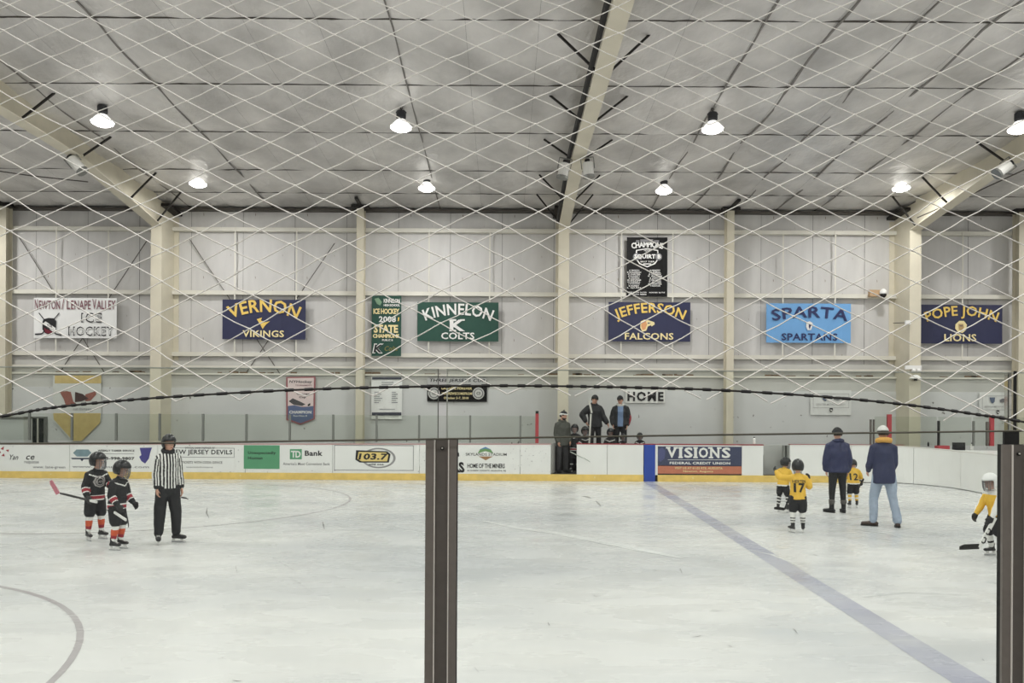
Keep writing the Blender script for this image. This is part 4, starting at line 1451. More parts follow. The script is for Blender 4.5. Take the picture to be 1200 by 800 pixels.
def node(i, j):
    if (i, j) in nodes:
        return nodes[(i, j)]
    x = i * HW
    z = 1.80 + j * HH
    q = Vector((x * 1.1, z * 1.1, 3.3))
    w = noise.noise(q)
    w2 = noise.noise(q + Vector((9, 4, 2)))
    x2 = x + .030 * w + .009 * noise.noise(q * 2.6 + Vector((1, 7, 2))) + .006 * noise.noise(q * 6)
    z2 = z + .024 * w2 + .007 * noise.noise(q * 2.6) + .005 * noise.noise(q * 6 + Vector((3, 3, 3)))
    nodes[(i, j)] = Vector((x2, net_d(z2) + .01 * w, z2))
    return nodes[(i, j)]


CR = .00104


def cord(p, q, sag):
    m = (p + q) / 2 + Vector((0, 0, -sag))
    prev = None
    t = (q - p).normalized()
    s = Vector((0, 1, 0))
    u = s.cross(t).normalized()
    for c in (p, m, q):
        r = [bm_.verts.new(c + s * (CR * math.cos(a)) + u * (CR * math.sin(a))) for a in (0, math.pi / 2, math.pi, math.pi * 3 / 2)]
        if prev:
            for k in range(4):
                bm_.faces.new((prev[k], r[k], r[(k + 1) % 4], prev[(k + 1) % 4]))
        prev = r


jmax = int((ztop - 1.8) / HH)
rnd = random.Random(3)
for j in range(jmax):
    for i in range(I0, I1):
        if (i + j) % 2:
            continue
        for di in (-1, 1):
            p, q = node(i, j), node(i + di, j + 1)
            zr = rope_z((p.x + q.x) / 2)
            if q.z < zr - .004:
                continue
            if p.z < zr - .016:
                k = (q.z - (zr - .016)) / (q.z - p.z)
                p = q.lerp(p, k)
            cord(p, q, rnd.uniform(-.0005, .0022))
        p = node(i, j)
        if p.z > rope_z(p.x):
            for s in ((0, 0, 1), (0, 0, -1)):
                top = bm_.verts.new(p + Vector(s) * .0022)
                ring = [bm_.verts.new(p + Vector((a * .0028, c * .0022, 0))) for a, c in ((1, 0), (0, 1), (-1, 0), (0, -1))]
                for k in range(4):
                    bm_.faces.new((top, ring[k], ring[(k + 1) % 4]))
me = bpy.data.meshes.new('mesh_cords')
bm_.to_mesh(me)
bm_.free()
me.shade_smooth()
me.materials.append(M_CORD)
o = link(bpy.data.objects.new('mesh_cords', me))
o.parent = net
o.location = -root_loc(net)
tag(o, kind='stuff')
b = MB().tube(rope_c, .0020, 6)
o = b.build('foot_rope', M_ROPE, net)
b = MB()
for k in range(len(rope_c) - 1):
    a, c = rope_c[k], rope_c[k + 1]
    n = max(1, int((c - a).length / .021))
    for i in range(n):
        p = a.lerp(c, (i + .2) / n)
        q = a.lerp(c, (i + .65) / n)
        b.tube([p, q], .0030, 5)
tag(b.build('rope_lacing', M_BLACK, net), kind='stuff')
b = MB().tube([(-3, net_d(ztop), ztop), (3, net_d(ztop), ztop)], .006, 6)
b.build('head_cable', M_ROD, net)

# ------------------------------------------------------------------ people
def capsule_bm(bm, stations, n=14, side=Vector((1, 0, 0)), flat=False):
    """closed loft through stations (centre, rx, ry); rx lies along 'side', ry across it"""
    st = [(Vector(c), rx, ry) for c, rx, ry in stations]
    t0 = (st[1][0] - st[0][0]).normalized()
    t1 = (st[-1][0] - st[-2][0]).normalized()
    a, z = st[0], st[-1]
    ma, mz = min(a[1], a[2]), min(z[1], z[2])
    full = [(a[0] - t0 * ma * .8, a[1] * .3, a[2] * .3), (a[0] - t0 * ma * .5, a[1] * .75, a[2] * .75)] + st + \
           [(z[0] + t1 * mz * .5, z[1] * .75, z[2] * .75), (z[0] + t1 * mz * .8, z[1] * .3, z[2] * .3)]
    if flat:            # a straight hem at the first end
        full = [(a[0] - t0 * .004, a[1] * .5, a[2] * .5)] + full[2:]
    rings = []
    for i, (c, rx, ry) in enumerate(full):
        p, q = full[max(0, i - 1)][0], full[min(len(full) - 1, i + 1)][0]
        t = (q - p).normalized()
        s = side - t * side.dot(t)
        if s.length < .15:
            s = Vector((0, 1, 0)) - t * t.y
        s.normalize()
        u = t.cross(s)
        rings.append([bm.verts.new(c + s * (math.cos(k * 2 * math.pi / n) * rx) + u * (math.sin(k * 2 * math.pi / n) * ry)) for k in range(n)])
    for a, c in zip(rings, rings[1:]):
        for k in range(n):
            bm.faces.new((a[k], a[(k + 1) % n], c[(k + 1) % n], c[k]))
    bm.faces.new(list(reversed(rings[0])))
    bm.faces.new(rings[-1])


def remesh(lofts, voxel, smooth_n, name, fold=0.0, ffreq=9.0, seed=0.0):
    """joins lofts into ONE continuous skin: voxel union, smoothing, then cloth folds"""
    bm = bmesh.new()
    for l in lofts:
        capsule_bm(bm, *l) if isinstance(l, tuple) else capsule_bm(bm, l)
    bmesh.ops.recalc_face_normals(bm, faces=bm.faces)
    me = bpy.data.meshes.new('tmp')
    bm.to_mesh(me)
    bm.free()
    o = bpy.data.objects.new('tmp', me)
    m = o.modifiers.new('r', 'REMESH')
    m.mode = 'VOXEL'
    m.voxel_size = voxel
    if smooth_n:
        s = o.modifiers.new('s', 'SMOOTH')
        s.factor = .5
        s.iterations = smooth_n
    out = evaluate(o)
    bpy.data.meshes.remove(me)
    if fold:
        nv = len(out.vertices)
        co, no = [0.0] * (nv * 3), [0.0] * (nv * 3)
        out.vertices.foreach_get('co', co)
        out.vertex_normals.foreach_get('vector', no)
        for i in range(nv):
            p = Vector(co[i * 3:i * 3 + 3])
            k = 1.5 * noise.noise(Vector((p.x * ffreq, p.y * ffreq, p.z * ffreq * .6 + seed))) + 1.0 * noise.noise(Vector((p.x * ffreq * 2.3, p.y * ffreq * 2.3, p.z * ffreq * 1.5 + p.x * 4 + seed)))
            for a in range(3):
                co[i * 3 + a] += no[i * 3 + a] * k * fold
        out.vertices.foreach_set('co', co)
        out.update()
    out.name = name
    out.shade_smooth()
    return out


def add_mesh(me, name, mats, parent, painter=None):
    for x in (mats if isinstance(mats, (list, tuple)) else [mats]):
        me.materials.append(x)
    if painter:
        for p in me.polygons:
            p.material_index = painter(p.center, p.normal)
    o = link(bpy.data.objects.new(name, me))
    o.parent = parent
    return o


def rot(v, pitch=0, yaw=0, roll=0):
    return Matrix.Rotation(yaw, 3, 'Z') @ Matrix.Rotation(pitch, 3, 'X') @ Matrix.Rotation(roll, 3, 'Y') @ Vector(v)


def D(x, y, z):
    return Vector((x, y, z)).normalized()


M_SKIN = mat('skin', (206, 160, 138), .5, var=.05, scale=8)
M_EYE = mat('eye_dark', (40, 32, 30), .3)
M_LIP = mat('lips', (160, 98, 92), .5)
M_HAIRD = mat('dark_hair', (48, 40, 34), .7, bump=.4, bscale=60)
M_BLK = mat('black_cloth', (34, 35, 38), .75, var=.15, scale=9)
M_BLKG = mat('black_helmet_plastic', (30, 32, 34), .3)
M_REDC = mat('dark_red_cloth', (150, 44, 56), .7)
M_ORANGE = mat('orange_red_sock', (204, 92, 60), .75)
M_WHC = mat('white_cloth', (226, 226, 222), .7)
M_YEL = mat('yellow_jersey', (228, 184, 68), .65, var=.06, scale=7)
M_NAVY = mat('navy_jacket_cloth', (44, 50, 84), .6, var=.1, scale=8)
M_NAVY2 = mat('navy_quilted_cloth', (46, 52, 82), .7, var=.14, scale=12)
M_JEANS = mat('light_blue_denim', (160, 174, 192), .8, var=.12, scale=7, bump=.3, bscale=70)
M_STEELB = mat('skate_steel', (190, 192, 194), .25, metal=.9)
M_HOLDER = mat('skate_holder_white', (224, 224, 222), .4)
M_BOOT = mat('black_skate_boot', (36, 36, 38), .4)
M_CAGE = mat('cage_wire', (120, 122, 126), .35, metal=.5)
M_OLIVE = mat('grey_green_coat', (74, 76, 70), .75, var=.12, scale=9)
M_GREYJ = mat('dark_grey_trousers', (66, 66, 68), .8, var=.1, scale=9)
M_BLUEG = mat('grey_blue_hoodie', (108, 130, 162), .75, var=.08, scale=9)
M_HOOD = mat('tan_hood_fleece', (216, 166, 88), .9, var=.1, scale=20)
M_CAPW = mat('white_cap_cloth', (216, 216, 212), .7)
M_BROWN = mat('brown_boot_leather', (66, 52, 46), .55)
M_GLOVE = mat('black_glove_leather', (40, 40, 42), .5)


class Person:
    """faces -Y at heading 0; all in metres, z = 0 at the soles (or skate blades)"""

    def __init__(self, label, pos, heading, h, pose, kid=False, skates=False, group=None, voxel=None, z0=None):
        self.h, self.kid, self.skates = h, kid, skates
        self.t = empty('person', pos, label, 'person', group, rz=heading)
        self.lift = .075 if skates else .03
        hb = h - (.045 if skates else .0)          # body height without blades
        self.hb = hb
        g = pose.get
        self.hh = hh = hb * (.172 if kid else .132)
        leg = hb * (.46 if kid else .49)
        thl, shl = leg * .50, leg * .50
        ua, fa = hb * .165, hb * .145
        tor = hb * (.335 if kid else .325)         # hip to shoulder line
        self.shw = hb * (.108 if kid else .100)
        hipw = hb * .052
        hip = Vector((0, 0, 0))
        leanv = rot((0, 0, 1), g('lean', 0), 0, g('side', 0))
        tw = g('twist', 0)
        self.up = leanv
        ch = hip + leanv * tor
        sx = rot((1, 0, 0), 0, tw)
        self.sx = sx
        J = {'hip': hip, 'chest': ch, 'neck': ch + leanv * hb * .03}
        hy, hp = g('hyaw', 0), g('hpitch', 0)
        self.hrot = Matrix.Rotation(hy, 3, 'Z') @ Matrix.Rotation(g('lean', 0) * .5 + hp, 3, 'X')
        J['chin'] = J['neck'] + leanv * hb * .022
        J['head'] = J['chin'] + self.hrot @ Vector((0, -.012 * hb, 0))
        for s, k in ((1, 'L'), (-1, 'R')):
            S = ch + sx * (s * self.shw) + leanv * hb * -.035
            ud, fd = g('arm' + k, (D(.09 * s, .05, -1), D(.03 * s, -.25, -1)))
            J['sh' + k], J['el' + k] = S, S + ud.normalized() * ua
            J['wr' + k] = J['el' + k] + fd.normalized() * fa
            J['hd' + k] = fd.normalized()
            td, sd = g('leg' + k, (D(.08 * s, -.03, -1), D(.03 * s, .05, -1)))
            H = hip + Vector((s * hipw, 0, 0))
            J['hp' + k], J['kn' + k] = H, H + td.normalized() * thl
            J['an' + k] = J['kn' + k] + sd.normalized() * shl
        low = min(J['anL'].z, J['anR'].z)
        ank = self.lift + hb * .042
        dz = Vector((0, 0, ank - low))
        for k in J:
            if k not in ('hdL', 'hdR'):
                J[k] = J[k] + dz
        # shift sideways so that the feet stand over the base
        c = (J['anL'] + J['anR']) / 2
        dx = Vector((-c.x, -c.y, 0))
        for k in J:
            if k not in ('hdL', 'hdR'):
                J[k] = J[k] + dx
        self.J = J
        self.pose = pose
        self.feet = {'L': g('footL', .15), 'R': g('footR', -.15)}
        if z0 is not None:
            self.t.location.z = z0 - (J['hip'].z - .085 * hb)
        self.body(voxel or (.011 if kid else .0085))

    # -- the body: one continuous skin
    def body(self, voxel):
        J, hb, hh = self.J, self.hb, self.hh
        up = self.up
        L = []
        hip, ch = J['hip'], J['chest']
        tor = (ch - hip)
        L.append(([(hip - up * .03 * hb, .066 * hb, .055 * hb), (hip + tor * .12, .082 * hb, .062 * hb), (hip + tor * .4, .072 * hb, .053 * hb), (hip + tor * .75, .088 * hb, .062 * hb),
                   (hip + tor * .95, .082 * hb, .052 * hb), (ch + up * .02 * hb, .04 * hb, .036 * hb)], 16, self.sx))
        L.append(([(ch - up * .02 * hb, .032 * hb, .034 * hb), (J['chin'] + up * .02 * hb, .030 * hb, .032 * hb)], 12))
        # head
        hr = self.hrot
        o = J['head']
        prof = [(.0, .13, .14, -.12), (.1, .22, .24, -.08), (.25, .29, .36, -.04), (.42, .32, .42, -.015), (.58, .34, .46, .01), (.74, .335, .45, .02), (.88, .26, .36, .03), (.97, .14, .2, .03)]
        L.append(([(o + hr @ Vector((0, y * hh, z * hh)), rx * hh, ry * hh) for z, rx, ry, y in prof], 18, hr @ Vector((1, 0, 0))))
        L.append(([(o + hr @ Vector((0, -.40 * hh, .52 * hh)), .03 * hh, .04 * hh), (o + hr @ Vector((0, -.47 * hh, .36 * hh)), .055 * hh, .055 * hh)], 8))
        for s in (-1, 1):
            L.append(([(o + hr @ Vector((s * .33 * hh, .03 * hh, .33 * hh)), .03 * hh, .05 * hh), (o + hr @ Vector((s * .36 * hh, .05 * hh, .52 * hh)), .035 * hh, .08 * hh)], 8, hr @ Vector((1, 0, 0))))
        for k in 'LR':
            S, E, W = J['sh' + k], J['el' + k], J['wr' + k]
            L.append(([(S.lerp(ch, .35), .036 * hb, .036 * hb), (S, .033 * hb, .033 * hb), (S.lerp(E, .4), .028 * hb, .028 * hb), (E, .0225 * hb, .0225 * hb)], 12))
            L.append(([(E, .0225 * hb, .0225 * hb), (E.lerp(W, .3), .024 * hb, .024 * hb), (W, .0155 * hb, .0155 * hb)], 12))
            self.hand(L, k)
            H, K, A = J['hp' + k], J['kn' + k], J['an' + k]
            L.append(([(H + up * .01 * hb, .048 * hb, .055 * hb), (H.lerp(K, .35), .046 * hb, .048 * hb), (K, .030 * hb, .032 * hb)], 12))
            L.append(([(K, .030 * hb, .032 * hb), (K.lerp(A, .3), .031 * hb, .034 * hb), (A, .019 * hb, .021 * hb)], 12))
            fd = rot((0, -1, 0), 0, self.feet[k])
            f0 = Vector((A.x, A.y, A.z - .022 * hb))
            L.append(([(f0 - fd * .025 * hb, .02 * hb, .018 * hb), (f0 + fd * .05 * hb - Vector((0, 0, .005 * hb)), .024 * hb, .016 * hb), (f0 + fd * .095 * hb - Vector((0, 0, .008 * hb)), .020 * hb, .011 * hb)], 10))
        me = remesh(L, voxel, 2, 'body')
        self.bodyo = add_mesh(me, 'body', M_SKIN, self.t)
        # eyes and mouth
        b = MB()
        for s in (-1, 1):
            c = o + hr @ Vector((s * .14 * hh, -.425 * hh, .50 * hh))
            b.lathe(c, [(.005 * hh, -.035 * hh), (.05 * hh, -.02 * hh), (.058 * hh, 0), (.05 * hh, .02 * hh), (.005 * hh, .035 * hh)], 8)
        b.build('eyes', M_EYE, self.bodyo, local=True)
        b = MB()
        c = o + hr @ Vector((0, -.405 * hh, .2 * hh))
        sxx = hr @ Vector((1, 0, 0))
        b.tube([c - sxx * .11 * hh, c + hr @ Vector((0, -.03 * hh, 0)), c + sxx * .11 * hh], .026 * hh, 6)
        b.build('mouth', M_LIP, self.bodyo, local=True)

    def hand(self, L, k, scale=1.0, grow=0.0, curl=.55):
        """palm, four unequal bent fingers and a thumb from the side of the palm"""
        J, hb = self.J, self.hb
        s = 1 if k == 'L' else -1
        W, d = J['wr' + k], J['hd' + k]
        n = self.pose.get('palm' + k, Vector((-s, 0, 0)))     # palm faces the body
        n = (n - d * n.dot(d)).normalized()
        a = d.cross(n).normalized()                            # across the knuckles
        if a.y > 0:
            a = -a                                             # thumb side forward
        if 'thumb' + k in self.pose:
            a = a if a.dot(self.pose['thumb' + k]) > 0 else -a
        u = hb * .105 * scale
        pw = .20 * u + grow
        L.append(([(W, .17 * u + grow, .12 * u + grow), (W + d * .3 * u, .24 * u + grow, .11 * u + grow), (W + d * .52 * u, .25 * u + grow, .10 * u + grow)], 10, a))
        for i, (off, ln) in enumerate(((.19, .42), (.065, .48), (-.06, .44), (-.18, .34))):
            p = W + d * .5 * u + a * off * u
            c1 = (d + n * curl * .6).normalized()
            c2 = (d + n * curl * 1.9).normalized()
            q = p + c1 * ln * .5 * u
            r = q + c2 * ln * .5 * u
            L.append(([(p, .052 * u + grow * .6, .052 * u + grow * .6), (q, .048 * u + grow * .6, .048 * u + grow * .6), (r, .042 * u + grow * .6, .042 * u + grow * .6)], 7))
        p = W + d * .16 * u + a * .2 * u
        q = p + (d * .8 + a * .75 + n * .25).normalized() * .24 * u
        r = q + (d + a * .15 + n * .5).normalized() * .2 * u
        L.append(([(p, .065 * u + grow * .6, .065 * u + grow * .6), (q, .055 * u + grow * .6, .055 * u + grow * .6), (r, .045 * u + grow * .6, .045 * u + grow * .6)], 7))

    # -- clothing
    def top(self, name, mats, painter=None, bulk=.014, hem=.06, sleeve=1.0, fold=.006, voxel=None, collar=True, flare=0.0, arm_bulk=1.0):
        J, hb, up = self.J, self.hb, self.up
        hip, ch = J['hip'], J['chest']
        tor = ch - hip
        k = bulk * hb * 1.0
        L = [([(hip - up * hem * hb, .104 * hb + k + flare * hb, .082 * hb + k + flare * hb * .7), (hip + tor * .06, .103 * hb + k + flare * hb * .7, .078 * hb + k), (hip + tor * .4, .089 * hb + k, .068 * hb + k), (hip + tor * .72, .094 * hb + k, .07 * hb + k),
               (hip + tor * .90, .088 * hb + k * .8, .058 * hb + k * .7), (ch + up * .005 * hb, .060 * hb + k * .6, .046 * hb + k * .5), (ch + up * .034 * hb, .040 * hb, .042 * hb)], 20, self.sx, True)]
        for q in 'LR':
            S, E, W = J['sh' + q], J['el' + q], J['wr' + q]
            e = k * .8 * arm_bulk
            L.append(([(S.lerp(ch, .5) , .042 * hb + e * .6, .042 * hb + e * .6), (S, .034 * hb + e * .9, .034 * hb + e * .9), (S.lerp(E, .5), .032 * hb + e, .032 * hb + e), (E, .029 * hb + e, .029 * hb + e)], 14))
            L.append(([(E, .029 * hb + e, .029 * hb + e), (E.lerp(W, .4), .029 * hb + e, .029 * hb + e), (E.lerp(W, .93 * sleeve), .022 * hb + e * .8, .022 * hb + e * .8)], 14))
        me = remesh(L, voxel or (.010 if self.kid else .012), 3, name, fold, 9 / hb, len(self.t.name) + self.h * 10)
        o = add_mesh(me, name, mats, self.t, painter)
        self.topo = o
        return o

    def bottom(self, name, mats, painter=None, bulk=.010, upto=.9, fold=.005, voxel=None, seat=.02, calf=1.0, z_top=.06):
        J, hb, up = self.J, self.hb, self.up
        hip = J['hip']
        k = bulk * hb
        L = [([(hip + up * z_top * hb, .082 * hb + k * .6, .066 * hb + k * .6), (hip, .086 * hb + k, .072 * hb + k), (hip - up * .045 * hb, .078 * hb + k, .068 * hb + k)], 18, self.sx)]
        for q in 'LR':
            H, K, A = J['hp' + q], J['kn' + q], J['an' + q]
            if upto > .55:
                E = K.lerp(A, (upto - .5) / .5 if upto < 1 else 1)
                L.append(([(H, .056 * hb + k, .062 * hb + k), (H.lerp(K, .4), .051 * hb + k, .053 * hb + k), (K, .038 * hb + k, .040 * hb + k)], 14))
                L.append(([(K, .038 * hb + k, .040 * hb + k), (K.lerp(E, .45), (.036 * hb + k) * calf, (.040 * hb + k) * calf), (E, (.030 * hb + k) * calf, (.033 * hb + k) * calf)], 14))
            else:
                E = H.lerp(K, upto / .5)
                L.append(([(H, .06 * hb + k, .066 * hb + k), (H.lerp(E, .5), .058 * hb + k, .060 * hb + k), (E, .052 * hb + k, .054 * hb + k)], 14))
        me = remesh(L, voxel or .012, 3, name, fold, 8 / hb, self.h * 7)
        return add_mesh(me, name, mats, self.t, painter)

    def socks(self, mats, bands):
        """knee-high hockey socks over shin pads; bands = [(t, material index)] from knee (0) to ankle (1)"""
        J, hb = self.J, self.hb
        for q in 'LR':
            K, A = J['kn' + q], J['an' + q]
            ax = A - K
            me = remesh([([(K + ax * -.12, .042 * hb, .044 * hb), (K + ax * .1, .044 * hb, .047 * hb), (K.lerp(A, .45), .042 * hb, .046 * hb), (K.lerp(A, .95), .029 * hb, .032 * hb)], 14)], .009, 2, 'sock')

            def paint(c, n, K=K, ax=ax):
                t = (c - K).dot(ax) / ax.length_squared
                r = 0
                for tt, i in bands:
                    if t >= tt:
                        r = i
                return r
            add_mesh(me, 'sock', mats, self.t, paint)

    def skates_(self, boot=None):
        J, hb = self.J, self.hb
        for q in 'LR':
            A = J['an' + q]
            fd = rot((0, -1, 0), 0, self.feet[q])
            s = fd.cross(Vector((0, 0, 1)))
            z = .085 + A.z - (self.lift + hb * .042)
            base = Vector((A.x, A.y, z))
            ln = hb * .15
            me = remesh([([(A + Vector((0, 0, .05 * hb)) - fd * .005 * hb, .031 * hb, .033 * hb), (A, .030 * hb, .034 * hb), (base + Vector((0, 0, .02 * hb)) - fd * .012 * hb, .028 * hb, .034 * hb)], 12, s),
                         ([(base - fd * .035 * hb, .024 * hb, .02 * hb), (base + fd * .03 * hb + Vector((0, 0, .008 * hb)), .029 * hb, .028 * hb), (base + fd * .1 * hb, .025 * hb, .020 * hb)], 12, s)], .008, 2, 'skate')
            o = add_mesh(me, 'skate', boot or M_BOOT, self.t)
            b = MB()
            c = Vector((A.x, A.y, z - .018 * hb))
            low = z - .06
            for a0 in (-.03 * hb, .065 * hb):
                b.bar(c + fd * a0 + Vector((0, 0, .0)), Vector((c.x, c.y, low)) + fd * a0, .022, .045 if hb > 1.4 else .035, fd)
            b.bar(Vector((c.x, c.y, low)) - fd * .055 * hb, Vector((c.x, c.y, low)) + fd * .105 * hb, .016, .016)
            b.build('blade_holder', M_HOLDER, o, local=True)
            b = MB().bar(Vector((c.x, c.y, low - .014)) - fd * .055 * hb, Vector((c.x, c.y, low - .014)) + fd * .11 * hb, .004, .022)
            b.build('blade', M_STEELB, o, local=True)
            b = MB()
            for i in range(4):
                p = base + fd * (.035 + .014 * i) * hb + Vector((0, 0, (.040 - .007 * i) * hb))
                b.tube([p - s * .017 * hb, p + Vector((0, 0, .004)), p + s * .017 * hb], .004, 5)
            b.build('laces', M_WHC, o, local=True)

    def shoes(self, m, high=0.0, name='shoe', cuff=None):
        J, hb = self.J, self.hb
        for q in 'LR':
            A = J['an' + q]
            fd = rot((0, -1, 0), self.pose.get('toe' + q, 0), self.feet[q])
            s = fd.cross(Vector((0, 0, 1))).normalized()
            b0 = Vector((A.x, A.y, A.z - .030 * hb))
            L = [([(b0 - fd * .035 * hb, .024 * hb, .020 * hb), (b0 + fd * .03 * hb, .028 * hb, .024 * hb), (b0 + fd * .105 * hb - Vector((0, 0, .004 * hb)), .026 * hb, .017 * hb)], 12, s),
                 ([(A + Vector((0, 0, (.01 + high) * hb)), .030 * hb, .032 * hb), (b0, .026 * hb, .032 * hb)], 12, s)]
            o = add_mesh(remesh(L, .009, 2, name), name, m, self.t)
            zz = b0.z - .021 * hb
            b = MB()
            n = 14
            pr_ = []
            for i in range(n):
                an = i * 2 * math.pi / n
                pr_.append(b0 + fd * (.036 + .086 * math.cos(an)) * hb + s * .031 * math.sin(an) * hb)
            lo = [b.bm.verts.new((p.x, p.y, zz - .018)) for p in pr_]
            hi = [b.bm.verts.new((p.x, p.y, zz + .012)) for p in pr_]
            b.bm.faces.new(lo)
            b.bm.faces.new(hi)
            for i in range(n):
                b.bm.faces.new((lo[i], lo[(i + 1) % n], hi[(i + 1) % n], hi[i]))
            b.build('sole', M_BLACK, o, local=True)
            if cuff:
                add_mesh(remesh([([(A + Vector((0, 0, (high - .01) * hb)), .035 * hb, .037 * hb), (A + Vector((0, 0, (high + .025) * hb)), .037 * hb, .039 * hb)], 14)], .009, 1, 'boot_cuff', .004, 40), 'boot_cuff', cuff, o)

    def gloves(self, m, painter=None, scale=1.15, grow=.010):
        for q in 'LR':
            L = []
            self.hand(L, q, scale, grow, curl=.8)
            J, hb = self.J, self.hb
            W, d = J['wr' + q], J['hd' + q]
            L.append(([(W - d * .045 * hb, .033 * hb, .033 * hb), (W - d * .01 * hb, .030 * hb, .030 * hb), (W + d * .015 * hb, .027 * hb, .024 * hb)], 12))
            me = remesh(L, .0075, 2, 'glove')
            add_mesh(me, 'glove', m, self.t)

    def headp(self, x, y, z):
        return self.J['head'] + self.hrot @ (Vector((x, y, z)) * self.hh)

    def shell(self, name, m, keep, scale=1.12, cen=(0, .01, .58), rad=(.36, .48, .50), thick=.012, n=28, fold=0.0, squash=None):
        """cap or helmet shell: the part of an ellipsoid round the skull for which keep(x, y, z) holds (head units)"""
        bm = bmesh.new()
        gr = []
        for i in range(n // 2 + 1):
            th = math.pi * i / (n // 2)
            row = []
            for k in range(n):
                ph = 2 * math.pi * k / n
                x = cen[0] + math.sin(th) * math.cos(ph) * rad[0] * scale
                y = cen[1] + math.sin(th) * math.sin(ph) * rad[1] * scale
                z = cen[2] + math.cos(th) * rad[2] * scale
                row.append((bm.verts.new(self.headp(x, y, z)), (x, y, z)))
            gr.append(row)
        for i in range(n // 2):
            for k in range(n):
                q = [gr[i][k], gr[i + 1][k], gr[i + 1][(k + 1) % n], gr[i][(k + 1) % n]]
                c = [sum(e[1][a] for e in q) / 4 for a in range(3)]
                if keep(*c):
                    try:
                        bm.faces.new([e[0] for e in q])
                    except ValueError:
                        pass
        bmesh.ops.remove_doubles(bm, verts=bm.verts, dist=1e-5)
        bmesh.ops.delete(bm, geom=[v for v in bm.verts if not v.link_faces], context='VERTS')
        bmesh.ops.recalc_face_normals(bm, faces=bm.faces)
        bmesh.ops.solidify(bm, geom=bm.faces[:], thickness=thick)
        bmesh.ops.recalc_face_normals(bm, faces=bm.faces)
        me = bpy.data.meshes.new(name)
        bm.to_mesh(me)
        bm.free()
        me.shade_smooth()
        return add_mesh(me, name, m, self.t)

    def helmet(self, m=None, cage=True, visor=False, cage_m=None, sticker=None):
        m = m or M_BLKG

        def keep(x, y, z):
            if z < .22:
                return False
            if y < -.12 and z < .68:
                return False
            if y < .12 and z < .40:
                return abs(x) > .25 and z > .24
            return True
        o = self.shell('helmet', m, keep, 1.24, rad=(.385 if self.kid else .36, .48, .50), thick=-.014)
        b = MB()
        for x in (-.14, 0, .14):     # moulded ridges
            b.tube([self.headp(x, -.50, .80), self.headp(x, -.33, 1.07), self.headp(x, .03, 1.205 - abs(x) * .5), self.headp(x, .38, 1.03), self.headp(x, .57, .72)], .05 * self.hh, 6)
        for s in (-1, 1):
            b.tube([self.headp(s * .44, -.15, .72), self.headp(s * .46, .1, .66), self.headp(s * .40, .35, .62)], .05 * self.hh, 6)
        b.build('helmet_ridge', m, o, local=True)
        b = MB()
        for s in (-1, 1):
            p = self.headp(s * .455, .02, .52)
            b.tube([p - self.hrot @ Vector((s * .02 * self.hh, 0, 0)), p + self.hrot @ Vector((s * .03 * self.hh, 0, 0))], .05 * self.hh, 8)
        b.build('ear_rivet', M_WHC, o, local=True)
        if cage:
            b = MB()
            w = .0042
            for i, z in enumerate((.68, .55, .42, .29, .16, .02, -.08)):
                rr = .46 if z > .1 else .40 + z * .3
                pts = []
                for k in range(9):
                    a = math.pi * (1.05 + .9 * k / 8)
                    pts.append(self.headp(math.cos(a) * .42 * (1 if z > .1 else .85), math.sin(a) * (.62 if z > .1 else .58), z))
                b.tube(pts, w, 5)
            for i in range(7):
                a = math.pi * (1.2 + .6 * i / 6)
                b.tube([self.headp(math.cos(a) * .42 * q, math.sin(a) * r_, z) for z, q, r_ in ((.70, 1, .60), (.45, 1, .63), (.15, 1, .62), (-.08, .85, .56))], w, 5)
            b.build('face_cage', cage_m or M_CAGE, o, local=True)
        if visor:
            bm = MB()
            prev = None
            for k in range(13):
                a = math.pi * (1.08 + .84 * k / 12)
                v = [bm.bm.verts.new(self.headp(math.cos(a) * .43, math.sin(a) * .60, z)) for z in (.38, .72)]
                if prev:
                    bm.bm.faces.new((prev[0], v[0], v[1], prev[1]))
                prev = v
            bm.build('visor', VISOR, o, local=True)
        return o

    def hair(self, m=M_HAIRD, low=.35):
        def keep(x, y, z):
            if y < -.22:
                return z > .80
            if y < .1:
                return z > .60
            return z > low
        return self.shell('hair', m, keep, 1.06, thick=-.012)

    def cap_(self, m, brim_m=None, back=False):
        o = self.shell('cap', m, lambda x, y, z: z > .66, 1.13, thick=-.008)
        b = MB()
        s = 1 if not back else -1
        pts = []
        for k in range(9):
            a = math.pi * (1.12 + .76 * k / 8)
            pts.append((math.cos(a) * .36, math.sin(a) * .46))
        inner = [b.bm.verts.new(self.headp(x, s * y, .68)) for x, y in pts]
        outer = [b.bm.verts.new(self.headp(x * .85, s * (y - .30 * abs(math.sin(math.pi * (k + .5) / 9)) - .02), .63)) for k, (x, y) in enumerate(pts)]
        for k in range(8):
            b.bm.faces.new((inner[k], inner[k + 1], outer[k + 1], outer[k]))
        bmesh.ops.solidify(b.bm, geom=b.bm.faces[:], thickness=.006)
        b.build('brim', brim_m or m, o, local=True)
        return o

    def beanie(self, m, cuff_m, pompom=None):
        o = self.shell('beanie', m, lambda x, y, z: z > .70 - .25 * max(0, y), 1.15, thick=-.01)
        c = self.shell('beanie_cuff', cuff_m, lambda x, y, z: .66 - .3 * max(0, y) < z < .88 - .3 * max(0, y), 1.22, thick=-.012)
        c.parent = o
        if pompom:
            me = remesh([([(self.headp(0, .03, 1.2), .09 * self.hh, .09 * self.hh), (self.headp(0, .03, 1.28), .09 * self.hh, .09 * self.hh)], 12)], .007, 1, 'pompom', .004, 90)
            add_mesh(me, 'pompom', pompom, o)
        return o

